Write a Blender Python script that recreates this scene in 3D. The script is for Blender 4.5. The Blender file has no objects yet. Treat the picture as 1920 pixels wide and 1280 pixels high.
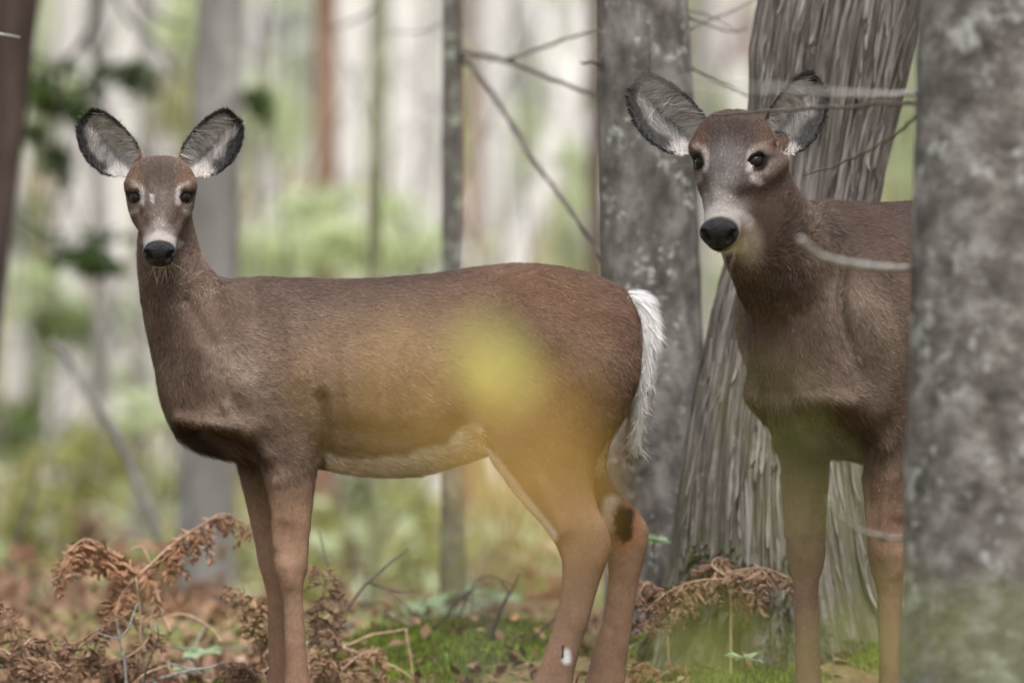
import bpy, bmesh, math, random
import numpy as np
from mathutils import Vector, Matrix
from mathutils.bvhtree import BVHTree

# ------------------------------------------------------------------ camera, sky, sun, exposure
S = bpy.context.scene
COL = S.collection
FPX = 18000.0            # focal length in photo pixels
HOR = 425.0              # photo row of the horizon
CAMZ = 1.022
cam_data = bpy.data.cameras.new("camera")
cam = bpy.data.objects.new("camera", cam_data)
COL.objects.link(cam)
cam.location = (0, 0, CAMZ)
cam.rotation_euler = (math.pi/2 - math.atan((640-HOR)/FPX), 0, 0)
cam_data.sensor_width = 36.0
cam_data.lens = 36.0*FPX/1920.0
cam_data.clip_start = 0.5
cam_data.clip_end = 2000
cam_data.dof.use_dof = True
cam_data.dof.focus_distance = 19.55
cam_data.dof.aperture_fstop = 3.1
S.camera = cam

SUN_EL, SUN_AZ = math.radians(62), math.radians(168)     # azimuth from +Y, clockwise
world = bpy.data.worlds.new("World"); S.world = world; world.use_nodes = True
nt = world.node_tree; nt.nodes.clear()
sky = nt.nodes.new("ShaderNodeTexSky"); sky.sky_type = 'NISHITA'; sky.sun_disc = False
sky.sun_elevation = SUN_EL; sky.sun_rotation = SUN_AZ
sky.air_density = 1.0; sky.dust_density = 4.0; sky.ozone_density = 1.0
hsv = nt.nodes.new("ShaderNodeHueSaturation"); hsv.inputs['Saturation'].default_value = 0.36
bg = nt.nodes.new("ShaderNodeBackground"); bg.inputs['Strength'].default_value = 0.13
out = nt.nodes.new("ShaderNodeOutputWorld")
nt.links.new(sky.outputs[0], hsv.inputs['Color']); nt.links.new(hsv.outputs[0], bg.inputs[0]); nt.links.new(bg.outputs[0], out.inputs[0])
sun_data = bpy.data.lights.new("sun", 'SUN'); sun = bpy.data.objects.new("sun", sun_data); COL.objects.link(sun)
sun_data.energy = 1.5; sun_data.angle = math.radians(14); sun_data.color = (1.0, 0.97, 0.93)
sd = Vector((math.sin(SUN_AZ)*math.cos(SUN_EL), math.cos(SUN_AZ)*math.cos(SUN_EL), math.sin(SUN_EL)))
sun.rotation_euler = (-sd).to_track_quat('-Z', 'Y').to_euler()
sun.location = (0, 10, 30)
S.view_settings.view_transform = 'Standard'; S.view_settings.look = 'None'
S.view_settings.exposure = 1.5; S.view_settings.gamma = 1.0
S.cycles.use_denoising = True
S.cycles.max_bounces = 7; S.cycles.diffuse_bounces = 4; S.cycles.glossy_bounces = 3
S.cycles.transmission_bounces = 4; S.cycles.transparent_max_bounces = 6
S.cycles.sample_clamp_indirect = 4.0
S.cycles.caustics_reflective = False; S.cycles.caustics_refractive = False

RNG = np.random.default_rng(7)
random.seed(7)

# ------------------------------------------------------------------ helpers
def P(px, py, Y):
    "photo pixel seen at depth Y -> world point"
    return np.array([(px-960.0)*Y/FPX, Y, CAMZ - (py-HOR)*Y/FPX])

def srgb(r, g, b):
    c = np.array([r, g, b], float)/255.0
    return np.where(c <= .04045, c/12.92, ((c+.055)/1.055)**2.4)

def _hash(ix, iy, iz):
    h = (ix.astype(np.int64)*374761393 + iy.astype(np.int64)*668265263 + iz.astype(np.int64)*2147483647) & 0xffffffff
    h = ((h ^ (h >> 13))*1274126177) & 0xffffffff
    h = ((h ^ (h >> 16))*2246822519) & 0xffffffff
    return ((h ^ (h >> 15)) & 0xffffff)/float(0xffffff)

def vnoise(p):
    p = np.asarray(p, float); f = np.floor(p); t = p-f; t = t*t*(3-2*t)
    i = f.astype(np.int64); r = 0
    for dx in (0, 1):
        wx = t[:, 0] if dx else 1-t[:, 0]
        for dy in (0, 1):
            wy = t[:, 1] if dy else 1-t[:, 1]
            for dz in (0, 1):
                wz = t[:, 2] if dz else 1-t[:, 2]
                r = r + wx*wy*wz*_hash(i[:, 0]+dx, i[:, 1]+dy, i[:, 2]+dz)
    return r*2-1

def fbm(p, o=4):
    r = 0; a = 1.0
    for k in range(o):
        r = r + a*vnoise(np.asarray(p)*2**k + 17.3*k); a *= .5
    return r/1.6

def sstep(a, b, x):
    t = np.clip((x-a)/(b-a), 0, 1); return t*t*(3-2*t)

def mesh_from(name, verts, faces, mat, smooth=True, tri=False):
    "verts (N,3); faces (M,k) array with constant k, or a list of arrays"
    me = bpy.data.meshes.new(name)
    fl = faces if isinstance(faces, list) else [faces]
    fl = [np.asarray(f, dtype=np.int32) for f in fl if len(f)]
    verts = np.asarray(verts, dtype=np.float32)
    me.vertices.add(len(verts)); me.vertices.foreach_set("co", verts.ravel())
    nl = sum(f.size for f in fl); npoly = sum(len(f) for f in fl)
    me.loops.add(nl); me.loops.foreach_set("vertex_index", np.concatenate([f.ravel() for f in fl]))
    me.polygons.add(npoly)
    starts = []; o = 0
    for f in fl:
        k = f.shape[1]; starts.append(o + np.arange(len(f))*k); o += f.size
    me.polygons.foreach_set("loop_start", np.concatenate(starts).astype(np.int32))
    me.update(calc_edges=True)
    if smooth:
        me.polygons.foreach_set("use_smooth", np.ones(npoly, dtype=bool))
    if mat: me.materials.append(mat)
    return me

def set_attr(me, name, kind, data):
    a = me.attributes.new(name, kind, 'POINT')
    data = np.asarray(data, dtype=np.float32)
    if kind == 'FLOAT_COLOR':
        if data.shape[1] == 3: data = np.concatenate([data, np.ones((len(data), 1), np.float32)], 1)
        a.data.foreach_set("color", data.ravel())
    elif kind == 'FLOAT_VECTOR':
        a.data.foreach_set("vector", data.ravel())
    else:
        a.data.foreach_set("value", data.ravel())

def obj(name, me, parent=None, loc=None):
    o = bpy.data.objects.new(name, me); COL.objects.link(o)
    if parent is not None: o.parent = parent
    if loc is not None: o.location = loc
    return o

def thing(name, label, cat, loc=(0, 0, 0), rz=0, group=None):
    o = obj(name, None, None, Vector(loc)); o.rotation_euler = (0, 0, rz)
    o.empty_display_size = .1
    return tag(o, label, cat, group)

def tag(o, label, cat, group=None, kind=None):
    if label: o['label'] = label
    if cat: o['category'] = cat
    if group: o['group'] = group
    if kind: o['kind'] = kind
    return o

def copy_tree(o, parent=None):
    c = o.copy(); COL.objects.link(c)
    if parent is not None: c.parent = parent
    for ch in list(o.children): copy_tree(ch, c)
    return c

def crom(pts, n):
    "Catmull-Rom resampling of a (K,D) array, n points per span"
    pts = np.asarray(pts, float)
    Q = np.vstack([2*pts[0]-pts[1], pts, 2*pts[-1]-pts[-2]]); outp = []
    t = np.linspace(0, 1, n, endpoint=False)[:, None]
    for i in range(1, len(Q)-2):
        a, b, c, d = Q[i-1], Q[i], Q[i+1], Q[i+2]
        outp.append(.5*((2*b)+(-a+c)*t+(2*a-5*b+4*c-d)*t**2+(-a+3*b-3*c+d)*t**3))
    outp.append(Q[-2][None]); return np.vstack(outp)

def tube(path, radii, nseg=8, cap=True):
    "round tube along (K,3) path -> verts, faces(list)"
    path = np.asarray(path, float); radii = np.asarray(radii, float)*np.ones(len(path))
    T = np.gradient(path, axis=0); T /= np.linalg.norm(T, axis=1)[:, None]+1e-12
    ref = np.array([0, 1, 0.]) if abs(T[:, 1]).max() < .9 else np.array([1., 0.2, .1])
    A = np.cross(T, ref); A /= np.linalg.norm(A, axis=1)[:, None]+1e-12; B = np.cross(T, A)
    th = np.arange(nseg)*2*math.pi/nseg
    V = path[:, None]+radii[:, None, None]*(np.cos(th)[None, :, None]*A[:, None]+np.sin(th)[None, :, None]*B[:, None])
    K = len(path); V = V.reshape(-1, 3)
    F = grid_faces(K, nseg, True); fl = [F]
    if cap:
        V = np.vstack([V, path[:1], path[-1:]]); n0 = K*nseg
        i = np.arange(nseg); j = (i+1) % nseg
        fl.append(np.stack([j, i, np.full(nseg, n0)], 1)); fl.append(np.stack([i+(K-1)*nseg, j+(K-1)*nseg, np.full(nseg, n0+1)], 1))
    return V, fl

def grid_faces(K, n, wrap):
    i = np.arange(K-1)[:, None]*n; m = n if wrap else n-1
    j = np.arange(m)[None, :]; j2 = (j+1) % n
    return np.stack([i+j, i+j2, i+n+j2, i+n+j], -1).reshape(-1, 4)

class Bag:
    "collects verts + tri/quad faces into one mesh"
    def __init__(s): s.v = []; s.f = {}; s.n = 0; s.c = []
    def add(s, V, fl, col=None):
        V = np.asarray(V, float)
        for f in (fl if isinstance(fl, list) else [fl]):
            f = np.asarray(f)
            if len(f): s.f.setdefault(f.shape[1], []).append(f+s.n)
        s.v.append(V); s.n += len(V)
        if col is not None:
            c = np.asarray(col, float); s.c.append(np.broadcast_to(c, (len(V), 3)) if c.ndim == 1 else c)
    def mesh(s, name, mat, smooth=True):
        V = np.vstack(s.v); me = mesh_from(name, V, [np.vstack(x) for x in s.f.values()], mat, smooth)
        if s.c: set_attr(me, 'Col', 'FLOAT_COLOR', np.vstack(s.c))
        return me

# landmarks used to say which background plant is meant
HIGH = [(8, 'the dark leaning trunk'), (110, 'the hanging dark branch'), (300, 'the young deer\'s head'), (412, 'the wide soft grey trunk'), (612, 'the reddish trunk'), (708, 'the mossy sapling stem'), (848, 'the thin lichened trunk'), (1010, 'the leaning birch'), (1116, 'the narrow dark brown trunk'), (1205, 'the lichened grey trunk'), (1360, 'the space between grey trunk and cedar'), (1570, 'the shaggy cedar'), (1700, 'the slit between cedar and broad trunk'), (1880, 'the broad mottled trunk')]
MIDL = [(40, 'the dark leaning trunk'), (200, 'the young deer\'s neck'), (400, 'the wide soft grey trunk'), (612, 'the reddish trunk'), (706, 'the mossy sapling stem'), (850, 'the thin lichened trunk'), (1090, 'the narrow dark brown trunk'), (1340, 'the space between grey trunk and cedar'), (1690, 'the slit between cedar and broad trunk')]
LOWL = [(60, 'the dense brown fern'), (180, 'the curved dead sapling'), (300, 'the arching rusty fern'), (400, 'the foot of the wide grey trunk'), (560, 'the young deer\'s forelegs'), (700, 'the dark forked twig'), (840, 'the foot of the thin lichened trunk'), (930, 'the black snapped twig'), (1010, 'the young deer\'s hind legs'), (1610, 'the adult deer\'s forelegs')]
USED = set()
def which(px, marks, words):
    "label naming the nearest landmark; falls back to a second one"
    o = sorted(marks, key=lambda m: abs(m[0]-px))
    for j in range(0, 3):
        for q in ((' beside ', ' near ') if j == 0 else (' between %s and ' % o[0][1],)):
            l = words+q+o[j][1]
            if l not in USED and len(l.split()) <= 16: USED.add(l); return l
    return words+' beside '+o[0][1]

# ------------------------------------------------------------------ materials
def new_mat(name):
    m = bpy.data.materials.new(name); m.use_nodes = True
    n = m.node_tree; n.nodes.clear()
    o = n.nodes.new("ShaderNodeOutputMaterial"); return m, n, o

def N(n, kind, **kw):
    x = n.nodes.new(kind)
    for k, v in kw.items():
        if k.startswith('i_'):
            key = k[2:].replace('_', ' ')
            x.inputs[int(key) if key.isdigit() else key].default_value = v
        else: setattr(x, k, v)
    return x

def ramp(n, stops, interp='LINEAR'):
    r = n.nodes.new("ShaderNodeValToRGB"); e = r.color_ramp.elements; r.color_ramp.interpolation = interp
    while len(e) < len(stops): e.new(.5)
    for k, (p, c) in enumerate(stops):
        e[k].position = p; c = tuple(c); e[k].color = c if len(c) == 4 else c+(1,)
    return r

def mix(n, a, b, f, mode='MIX'):
    m = n.nodes.new("ShaderNodeMix"); m.data_type = 'RGBA'; m.blend_type = mode
    for s, v in ((m.inputs[0], f), (m.inputs[6], a), (m.inputs[7], b)):
        if hasattr(v, 'is_output') or hasattr(v, 'links'): n.links.new(v, s)
        else: s.default_value = v if isinstance(v, (int, float)) else tuple(v)+(1,)
    return m.outputs[2]

def bark_mat(name, cols, lichen, scale=(14, 14, 5), lichen_amt=.5, moss=None, bump=.5, fine=60, lscale=22, attr=None):
    m, n, o = new_mat(name)
    tc = N(n, "ShaderNodeTexCoord"); ob = tc.outputs['Object']
    if attr: ob = N(n, "ShaderNodeAttribute", attribute_name=attr).outputs['Vector']
    mp = N(n, "ShaderNodeMapping"); mp.inputs['Scale'].default_value = scale
    n.links.new(ob, mp.inputs[0])
    no = N(n, "ShaderNodeTexNoise", i_Scale=1.0, i_Detail=7.0, i_Roughness=.65); n.links.new(mp.outputs[0], no.inputs['Vector'])
    r = ramp(n, [(.3, cols[0]), (.5, cols[1]), (.7, cols[2])]); n.links.new(no.outputs[0], r.inputs[0])
    l1 = N(n, "ShaderNodeTexNoise", i_Scale=lscale, i_Detail=5.0, i_Roughness=.7); n.links.new(ob, l1.inputs['Vector'])
    l2 = N(n, "ShaderNodeTexNoise", i_Scale=lscale*.22, i_Detail=2.0); n.links.new(ob, l2.inputs['Vector'])
    ad = N(n, "ShaderNodeMath", operation='ADD'); n.links.new(l1.outputs[0], ad.inputs[0])
    sc = N(n, "ShaderNodeMath", operation='MULTIPLY_ADD'); sc.inputs[1].default_value = .6; sc.inputs[2].default_value = -.3
    n.links.new(l2.outputs[0], sc.inputs[0]); n.links.new(sc.outputs[0], ad.inputs[1])
    t = .68-.2*lichen_amt
    lr = ramp(n, [(t, (0, 0, 0)), (t+.1, (1, 1, 1))]); n.links.new(ad.outputs[0], lr.inputs[0])
    lf = N(n, "ShaderNodeMath", operation='MULTIPLY'); lf.inputs[1].default_value = .85; n.links.new(lr.outputs[0], lf.inputs[0])
    c = mix(n, r.outputs[0], lichen, lf.outputs[0])
    if moss:
        sx = N(n, "ShaderNodeSeparateXYZ"); n.links.new(ob, sx.inputs[0])
        mr = N(n, "ShaderNodeMapRange"); mr.inputs[1].default_value = moss[1]; mr.inputs[2].default_value = moss[2]
        mr.inputs[3].default_value = 1; mr.inputs[4].default_value = 0; n.links.new(sx.outputs[2], mr.inputs[0])
        a2 = N(n, "ShaderNodeMath", operation='MULTIPLY'); n.links.new(mr.outputs[0], a2.inputs[0])
        mn = ramp(n, [(.38, (0, 0, 0)), (.58, (1, 1, 1))]); n.links.new(l1.outputs[0], mn.inputs[0]); n.links.new(mn.outputs[0], a2.inputs[1])
        c = mix(n, c, moss[0], a2.outputs[0])
    b = N(n, "ShaderNodeBsdfPrincipled", i_Roughness=.9); b.inputs['Specular IOR Level'].default_value = .2
    n.links.new(c, b.inputs['Base Color'])
    f1 = N(n, "ShaderNodeTexNoise", i_Scale=fine, i_Detail=6.0, i_Roughness=.7); n.links.new(mp.outputs[0], f1.inputs['Vector']); f1.inputs['Scale'].default_value = fine/14
    bp = N(n, "ShaderNodeBump", i_Strength=bump, i_Distance=.012); n.links.new(f1.outputs[0], bp.inputs['Height']); n.links.new(bp.outputs[0], b.inputs['Normal'])
    n.links.new(b.outputs[0], o.inputs[0]); return m

def attr_mat(name, rough=.8, translucent=0.0, spec=.25, nrm=False, noise=0.0, sheen=0.0):
    "colour from the mesh attribute Col"
    m, n, o = new_mat(name)
    a = N(n, "ShaderNodeAttribute", attribute_name='Col'); c = a.outputs['Color']
    if noise:
        tc = N(n, "ShaderNodeTexCoord"); t = N(n, "ShaderNodeTexNoise", i_Scale=noise, i_Detail=4.0); n.links.new(tc.outputs['Object'], t.inputs['Vector'])
        r = ramp(n, [(.3, (.85,)*3), (.7, (1.1,)*3)]); n.links.new(t.outputs[0], r.inputs[0]); c = mix(n, c, r.outputs[0], 1.0, 'MULTIPLY')
    b = N(n, "ShaderNodeBsdfPrincipled", i_Roughness=rough); b.inputs['Specular IOR Level'].default_value = spec
    if sheen: b.inputs['Sheen Weight'].default_value = sheen; b.inputs['Sheen Roughness'].default_value = .5
    n.links.new(c, b.inputs['Base Color']); sh = b.outputs[0]
    if nrm:
        an = N(n, "ShaderNodeAttribute", attribute_name='Nrm')
        vt = N(n, "ShaderNodeVectorTransform", vector_type='NORMAL', convert_from='OBJECT', convert_to='WORLD')
        n.links.new(an.outputs['Vector'], vt.inputs[0]); n.links.new(vt.outputs[0], b.inputs['Normal'])
    if translucent:
        tr = N(n, "ShaderNodeBsdfTranslucent"); n.links.new(c, tr.inputs[0]); mx = N(n, "ShaderNodeMixShader", i_0=translucent)
        n.links.new(sh, mx.inputs[1]); n.links.new(tr.outputs[0], mx.inputs[2]); sh = mx.outputs[0]
    n.links.new(sh, o.inputs[0]); return m

def leaf_mat(name, c1, c2, translucent=.45, rough=.6):
    "leaf colour varying between faces islands and along the leaf"
    m, n, o = new_mat(name)
    g = N(n, "ShaderNodeNewGeometry"); oi = N(n, "ShaderNodeObjectInfo")
    ad = N(n, "ShaderNodeMath", operation='ADD'); n.links.new(g.outputs['Random Per Island'], ad.inputs[0])
    s = N(n, "ShaderNodeMath", operation='MULTIPLY_ADD'); s.inputs[1].default_value = .5; s.inputs[2].default_value = -.25
    n.links.new(oi.outputs['Random'], s.inputs[0]); n.links.new(s.outputs[0], ad.inputs[1])
    r = ramp(n, [(0, c1), (1, c2)]); n.links.new(ad.outputs[0], r.inputs[0])
    b = N(n, "ShaderNodeBsdfPrincipled", i_Roughness=rough); b.inputs['Specular IOR Level'].default_value = .3; n.links.new(r.outputs[0], b.inputs['Base Color'])
    tr = N(n, "ShaderNodeBsdfTranslucent"); n.links.new(r.outputs[0], tr.inputs[0]); mx = N(n, "ShaderNodeMixShader", i_0=translucent)
    n.links.new(b.outputs[0], mx.inputs[1]); n.links.new(tr.outputs[0], mx.inputs[2]); n.links.new(mx.outputs[0], o.inputs[0]); return m

def plain_mat(name, c1, c2=None, rough=.7, spec=.3, scale=40, bump=.2, coat=0):
    m, n, o = new_mat(name); c2 = c2 if c2 is not None else c1
    tc = N(n, "ShaderNodeTexCoord"); t = N(n, "ShaderNodeTexNoise", i_Scale=scale, i_Detail=5.0); n.links.new(tc.outputs['Object'], t.inputs['Vector'])
    r = ramp(n, [(.35, c1), (.65, c2)]); n.links.new(t.outputs[0], r.inputs[0])
    b = N(n, "ShaderNodeBsdfPrincipled", i_Roughness=rough); b.inputs['Specular IOR Level'].default_value = spec; b.inputs['Coat Weight'].default_value = coat
    n.links.new(r.outputs[0], b.inputs['Base Color'])
    if bump:
        bp = N(n, "ShaderNodeBump", i_Strength=bump, i_Distance=.004); n.links.new(t.outputs[0], bp.inputs['Height']); n.links.new(bp.outputs[0], b.inputs['Normal'])
    n.links.new(b.outputs[0], o.inputs[0]); return m
# ------------------------------------------------------------------ ground
def gx(px, Y): return (px-960.0)*Y/FPX
MOSS = [(gx(850, 21.6), 21.6, .24, .55, .085), (gx(700, 22.0), 22.0, .16, .4, .055), (gx(980, 21.9), 21.9, .2, .5, .07), (gx(1360, 20.5), 20.5, .22, .25, .03),
        (gx(440, 21.0), 21.0, .12, .3, .03), (gx(1640, 20.9), 20.9, .2, .3, .06), (gx(1250, 21.2), 21.2, .14, .3, .05)]
CEDAR = (gx(1440, 20.95), 20.95)
def ground_h(x, y):
    x = np.asarray(x, float); y = np.asarray(y, float); sh = x.shape; p = np.stack([x.ravel(), y.ravel(), 0*x.ravel()], 1)
    n = fbm(p*.55, 3).reshape(sh); n2 = vnoise(p*.09).reshape(sh); n3 = fbm(p*3.1, 3).reshape(sh)
    h = -.28*sstep(22.8, 27, y)+.28*sstep(34, 60, y)+1.7*sstep(50, 125, y)
    far = sstep(21.5, 26, y)
    h = h+far*(.10*n+.25*n2)+.012*n3+.02*n*(1-far)
    for mx, my, rx, ry, a in MOSS:
        h = h+a*np.exp(-((x-mx)/rx)**2-((y-my)/ry)**2)
    h = h+.13*np.exp(-((x-CEDAR[0])/.42)**2-((y-CEDAR[1]-.1)/.45)**2)
    d2 = np.hypot(x-gx(1592, 19.0)-.2, y-19.3); d1 = np.hypot((x-gx(760, 20))*.55, (y-20.0)*1.4)
    flat = 1-np.exp(-np.minimum(d1/.36, d2/.55)**4)
    return np.where(flat < 1, h*flat-(1-flat)*.002, h)

def moss_mask(x, y):
    x = np.asarray(x, float); m = np.zeros_like(x)
    for mx, my, rx, ry, a in MOSS: m = np.maximum(m, np.exp(-((x-mx)/(rx*1.1))**2-((y-my)/(ry*1.1))**2))
    p = np.stack([x.ravel(), np.asarray(y, float).ravel(), 0*x.ravel()], 1)
    return sstep(.36, .62, m+.36*fbm(p*9, 3).reshape(x.shape))

m, n, o = new_mat("forest_floor")
tc = N(n, "ShaderNodeTexCoord"); a = N(n, "ShaderNodeTexNoise", i_Scale=28.0, i_Detail=8.0, i_Roughness=.7); n.links.new(tc.outputs['Object'], a.inputs['Vector'])
r1 = ramp(n, [(.30, (.035, .022, .014)), (.46, (.13, .075, .045)), (.58, (.22, .13, .08)), (.74, (.33, .23, .16))]); n.links.new(a.outputs[0], r1.inputs[0])
b = N(n, "ShaderNodeTexNoise", i_Scale=.9, i_Detail=5.0, i_Roughness=.6); n.links.new(tc.outputs['Object'], b.inputs['Vector'])
r2 = ramp(n, [(.44, (0, 0, 0)), (.62, (1, 1, 1))]); n.links.new(b.outputs[0], r2.inputs[0])
c1 = mix(n, r1.outputs[0], (.16, .19, .055), r2.outputs[0])
at = N(n, "ShaderNodeAttribute", attribute_name='Moss'); mr = ramp(n, [(.3, (.018, .035, .006)), (.7, (.10, .15, .025))]); n.links.new(a.outputs[0], mr.inputs[0])
c2 = mix(n, c1, mr.outputs[0], at.outputs['Fac'])
bs = N(n, "ShaderNodeBsdfPrincipled", i_Roughness=.95); bs.inputs['Specular IOR Level'].default_value = .15; n.links.new(c2, bs.inputs['Base Color'])
bp = N(n, "ShaderNodeBump", i_Strength=.7, i_Distance=.02); n.links.new(a.outputs[0], bp.inputs['Height']); n.links.new(bp.outputs[0], bs.inputs['Normal'])
n.links.new(bs.outputs[0], o.inputs[0]); FLOOR_M = m
def nonuni(lo, hi, a, b, fine, ratio=1.12):
    v = list(np.arange(a, b, fine)); s = fine
    while v[-1] < hi: s *= ratio; v.append(v[-1]+s)
    s = fine; w = []; q = v[0]
    while q > lo: s *= ratio; q -= s; w.append(q)
    return np.array(w[::-1]+v)
xs = nonuni(-260, 260, -1.6, 1.8, .03, 1.09); ys = nonuni(-60, 420, 18.8, 23.3, .03, 1.08)
GXX, GYY = np.meshgrid(xs, ys); GZ = ground_h(GXX, GYY)
gm = mesh_from('forest_floor', np.stack([GXX, GYY, GZ], -1).reshape(-1, 3), grid_faces(len(ys), len(xs), False), FLOOR_M)
set_attr(gm, 'Moss', 'FLOAT', moss_mask(GXX, GYY).ravel())
g = obj('ground', gm); g['kind'] = 'structure'
gh = lambda x, y: float(ground_h(np.array([x]), np.array([y]))[0])

# ------------------------------------------------------------------ bark materials
GREY_B = bark_mat("grey_lichen_bark", [(.028, .022, .019), (.118, .106, .098), (.25, .235, .22)], (.40, .41, .38), (15, 15, 9), .42, bump=.7, lscale=48)
RIGHT_B = bark_mat("mottled_grey_bark", [(.032, .027, .024), (.098, .088, .081), (.22, .21, .20)], (.29, .295, .285), (14, 14, 17), .52, bump=.7, lscale=30, moss=((.08, .10, .04), .0, .5))
THIN_B = bark_mat("thin_trunk_bark", [(.06, .052, .045), (.12, .11, .10), (.21, .20, .18)], (.36, .39, .31), (22, 22, 9), .7, bump=.5, lscale=42, moss=((.16, .16, .05), .0, .7))
CEDAR_B = bark_mat("cedar_bark", [(.030, .021, .017), (.135, .115, .102), (.34, .315, .29)], (.30, .31, .27), (105, 105, 5.0), .12, bump=.7, lscale=30, attr='BarkCo', moss=((.085, .092, .045), .05, .85))
DARK_B = bark_mat("dark_brown_bark", [(.028, .020, .017), (.055, .038, .032), (.10, .075, .065)], (.14, .13, .12), (20, 20, 4), .2)
MID_B = bark_mat("plain_grey_bark", [(.11, .10, .095), (.18, .17, .16), (.27, .255, .245)], (.36, .36, .34), (9, 9, 3), .45)
RED_B = bark_mat("reddish_bark", [(.10, .055, .035), (.19, .115, .08), (.29, .20, .15)], (.3, .26, .2), (16, 16, 3), .2)
PALE_B = bark_mat("pale_birch_bark", [(.38, .36, .35), (.57, .55, .54), (.69, .675, .66)], (.75, .74, .72), (4, 4, 16), .4, bump=.2)
PALE2_B = bark_mat("pale_beech_bark", [(.31, .29, .285), (.46, .44, .43), (.58, .56, .55)], (.60, .60, .57), (8, 8, 4), .4, bump=.2)
GREEN_B = bark_mat("mossy_sapling_bark", [(.10, .11, .05), (.18, .19, .10), (.28, .28, .18)], (.32, .35, .22), (20, 20, 6), .5)
TWIG_M = plain_mat("dead_twig", (.055, .042, .035), (.14, .115, .10), rough=.85, scale=90, bump=.4)
TWIG_G = plain_mat("grey_twig", (.17, .16, .15), (.33, .32, .30), rough=.85, scale=90, bump=.4)
TWIG_D = plain_mat("dark_twig", (.018, .014, .013), (.05, .04, .036), rough=.85, scale=90, bump=.4)

# ------------------------------------------------------------------ crowns (above the frame, they filter the daylight)
def leaf_cloud(nl, rad, size, flat=1.0, clumps=0, rng=RNG):
    if clumps:
        cc = rng.normal(size=(clumps, 3)); cc /= np.linalg.norm(cc, axis=1)[:, None]; cc *= (rng.random((clumps, 1))**.4)*rad
        c = cc[rng.integers(0, clumps, nl)]+rng.normal(size=(nl, 3))*np.asarray(rad)*.17
    else:
        c = rng.normal(size=(nl, 3)); c /= np.linalg.norm(c, axis=1)[:, None]; c *= (rng.random((nl, 1))**.4)*rad
    d = rng.normal(size=(nl, 3)); d[:, 2] -= .4; d /= np.linalg.norm(d, axis=1)[:, None]
    u = rng.normal(size=(nl, 3)); u[:, 2] += 1.5*flat; u -= d*np.sum(u*d, 1)[:, None]; u /= np.linalg.norm(u, axis=1)[:, None]
    s = np.cross(d, u); L = (size*(.6+.8*rng.random(nl)))[:, None]
    V = np.stack([c-d*L*.5, c+s*L*.30-d*L*.05+u*L*.06, c+d*L*.5-u*L*.1, c-s*L*.30-d*L*.05+u*L*.06], 1).reshape(-1, 3)
    b = (np.arange(nl)*4)[:, None]
    return V, [np.vstack([b+np.array([[0, 1, 2]]), b+np.array([[0, 2, 3]])])]
LEAF_CANOPY = leaf_mat("canopy_leaf", (.05, .09, .02), (.20, .24, .05), .5)
CROWNS = []
for k in range(4):
    V, F = leaf_cloud(420, np.array([1.9, 1.9, 2.2]), .20, clumps=26); CROWNS.append(mesh_from('crown', V, F, LEAF_CANOPY, False))

def trunk_mesh(name, pts, mat, nseg, nring, amp=.02, rough=6.0, flare=.35, fine=0.0, cedar=False):
    "pts: (x,y,z,r) rows, local; uneven bark relief in the mesh"
    Q = crom(pts, max(2, nring//(len(pts)-1))); C = Q[:, :3]; R = np.maximum(Q[:, 3], .002)
    th = np.arange(nseg)*2*math.pi/nseg
    cs = np.stack([np.cos(th), np.sin(th), 0*th], 1)
    K = len(C); zz = C[:, 2]
    V = C[:, None]+R[:, None, None]*cs[None]
    sd = RNG.random(3)*90
    pn = V.reshape(-1, 3)*np.array([rough, rough, rough*.45])+sd
    D = amp*fbm(pn, 3)
    fl = flare*np.exp(-np.clip(zz-pts[0][2], 0, 9)/.16); lob = 1+.55*np.cos(3*th+sd[0])+.35*np.cos(5*th+sd[1])
    D = D.reshape(K, nseg)+R[:, None]*fl[:, None]*lob[None]
    if fine: D = D+fine*fbm(V.reshape(-1, 3)*np.array([70, 70, 45])+sd, 3).reshape(K, nseg)
    if cedar:
        ang = (th[None]*R.mean()+0.012*vnoise(np.stack([np.tile(th, K), np.repeat(zz*2.2, nseg), 0*np.repeat(zz, nseg)], 1)).reshape(K, nseg))
        cc = np.stack([(np.cos(th)[None]*R.mean()*95+0*ang).ravel(), (np.sin(th)[None]*R.mean()*95+0*ang).ravel(), np.repeat(zz*2.6, nseg)], 1)
        w = np.stack([vnoise(cc*np.array([.25, .25, 1.6])+5), vnoise(cc*np.array([.25, .25, 1.6])+55), 0*cc[:, 0]], 1)*.22
        q1 = vnoise(cc+w); q2 = vnoise(cc*np.array([2.3, 2.3, 1.6])+w*2+31); q3 = vnoise(cc*np.array([5, 5, 2.5])+77)
        rid = (1-np.abs(q1)*1.8)*.0075+(1-np.abs(q2)*1.8)*.0068+q3*.0030
        D = D+rid.reshape(K, nseg)
    V = V+D[..., None]*cs[None]
    V = V.reshape(-1, 3); F = grid_faces(K, nseg, True)
    V = np.vstack([V, C[-1:]+np.array([[0, 0, .02]])]); i = np.arange(nseg)
    me = mesh_from(name, V, [F, np.stack([i+(K-1)*nseg, (i+1) % nseg+(K-1)*nseg, np.full(nseg, K*nseg)], 1)], mat)
    if cedar:
        bc = np.stack([np.tile(np.cos(th), K)*.2, np.tile(np.sin(th), K)*.2, np.repeat(zz, nseg)], 1); set_attr(me, 'BarkCo', 'FLOAT_VECTOR', np.vstack([bc, bc[-1:]]))
    return me

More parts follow.
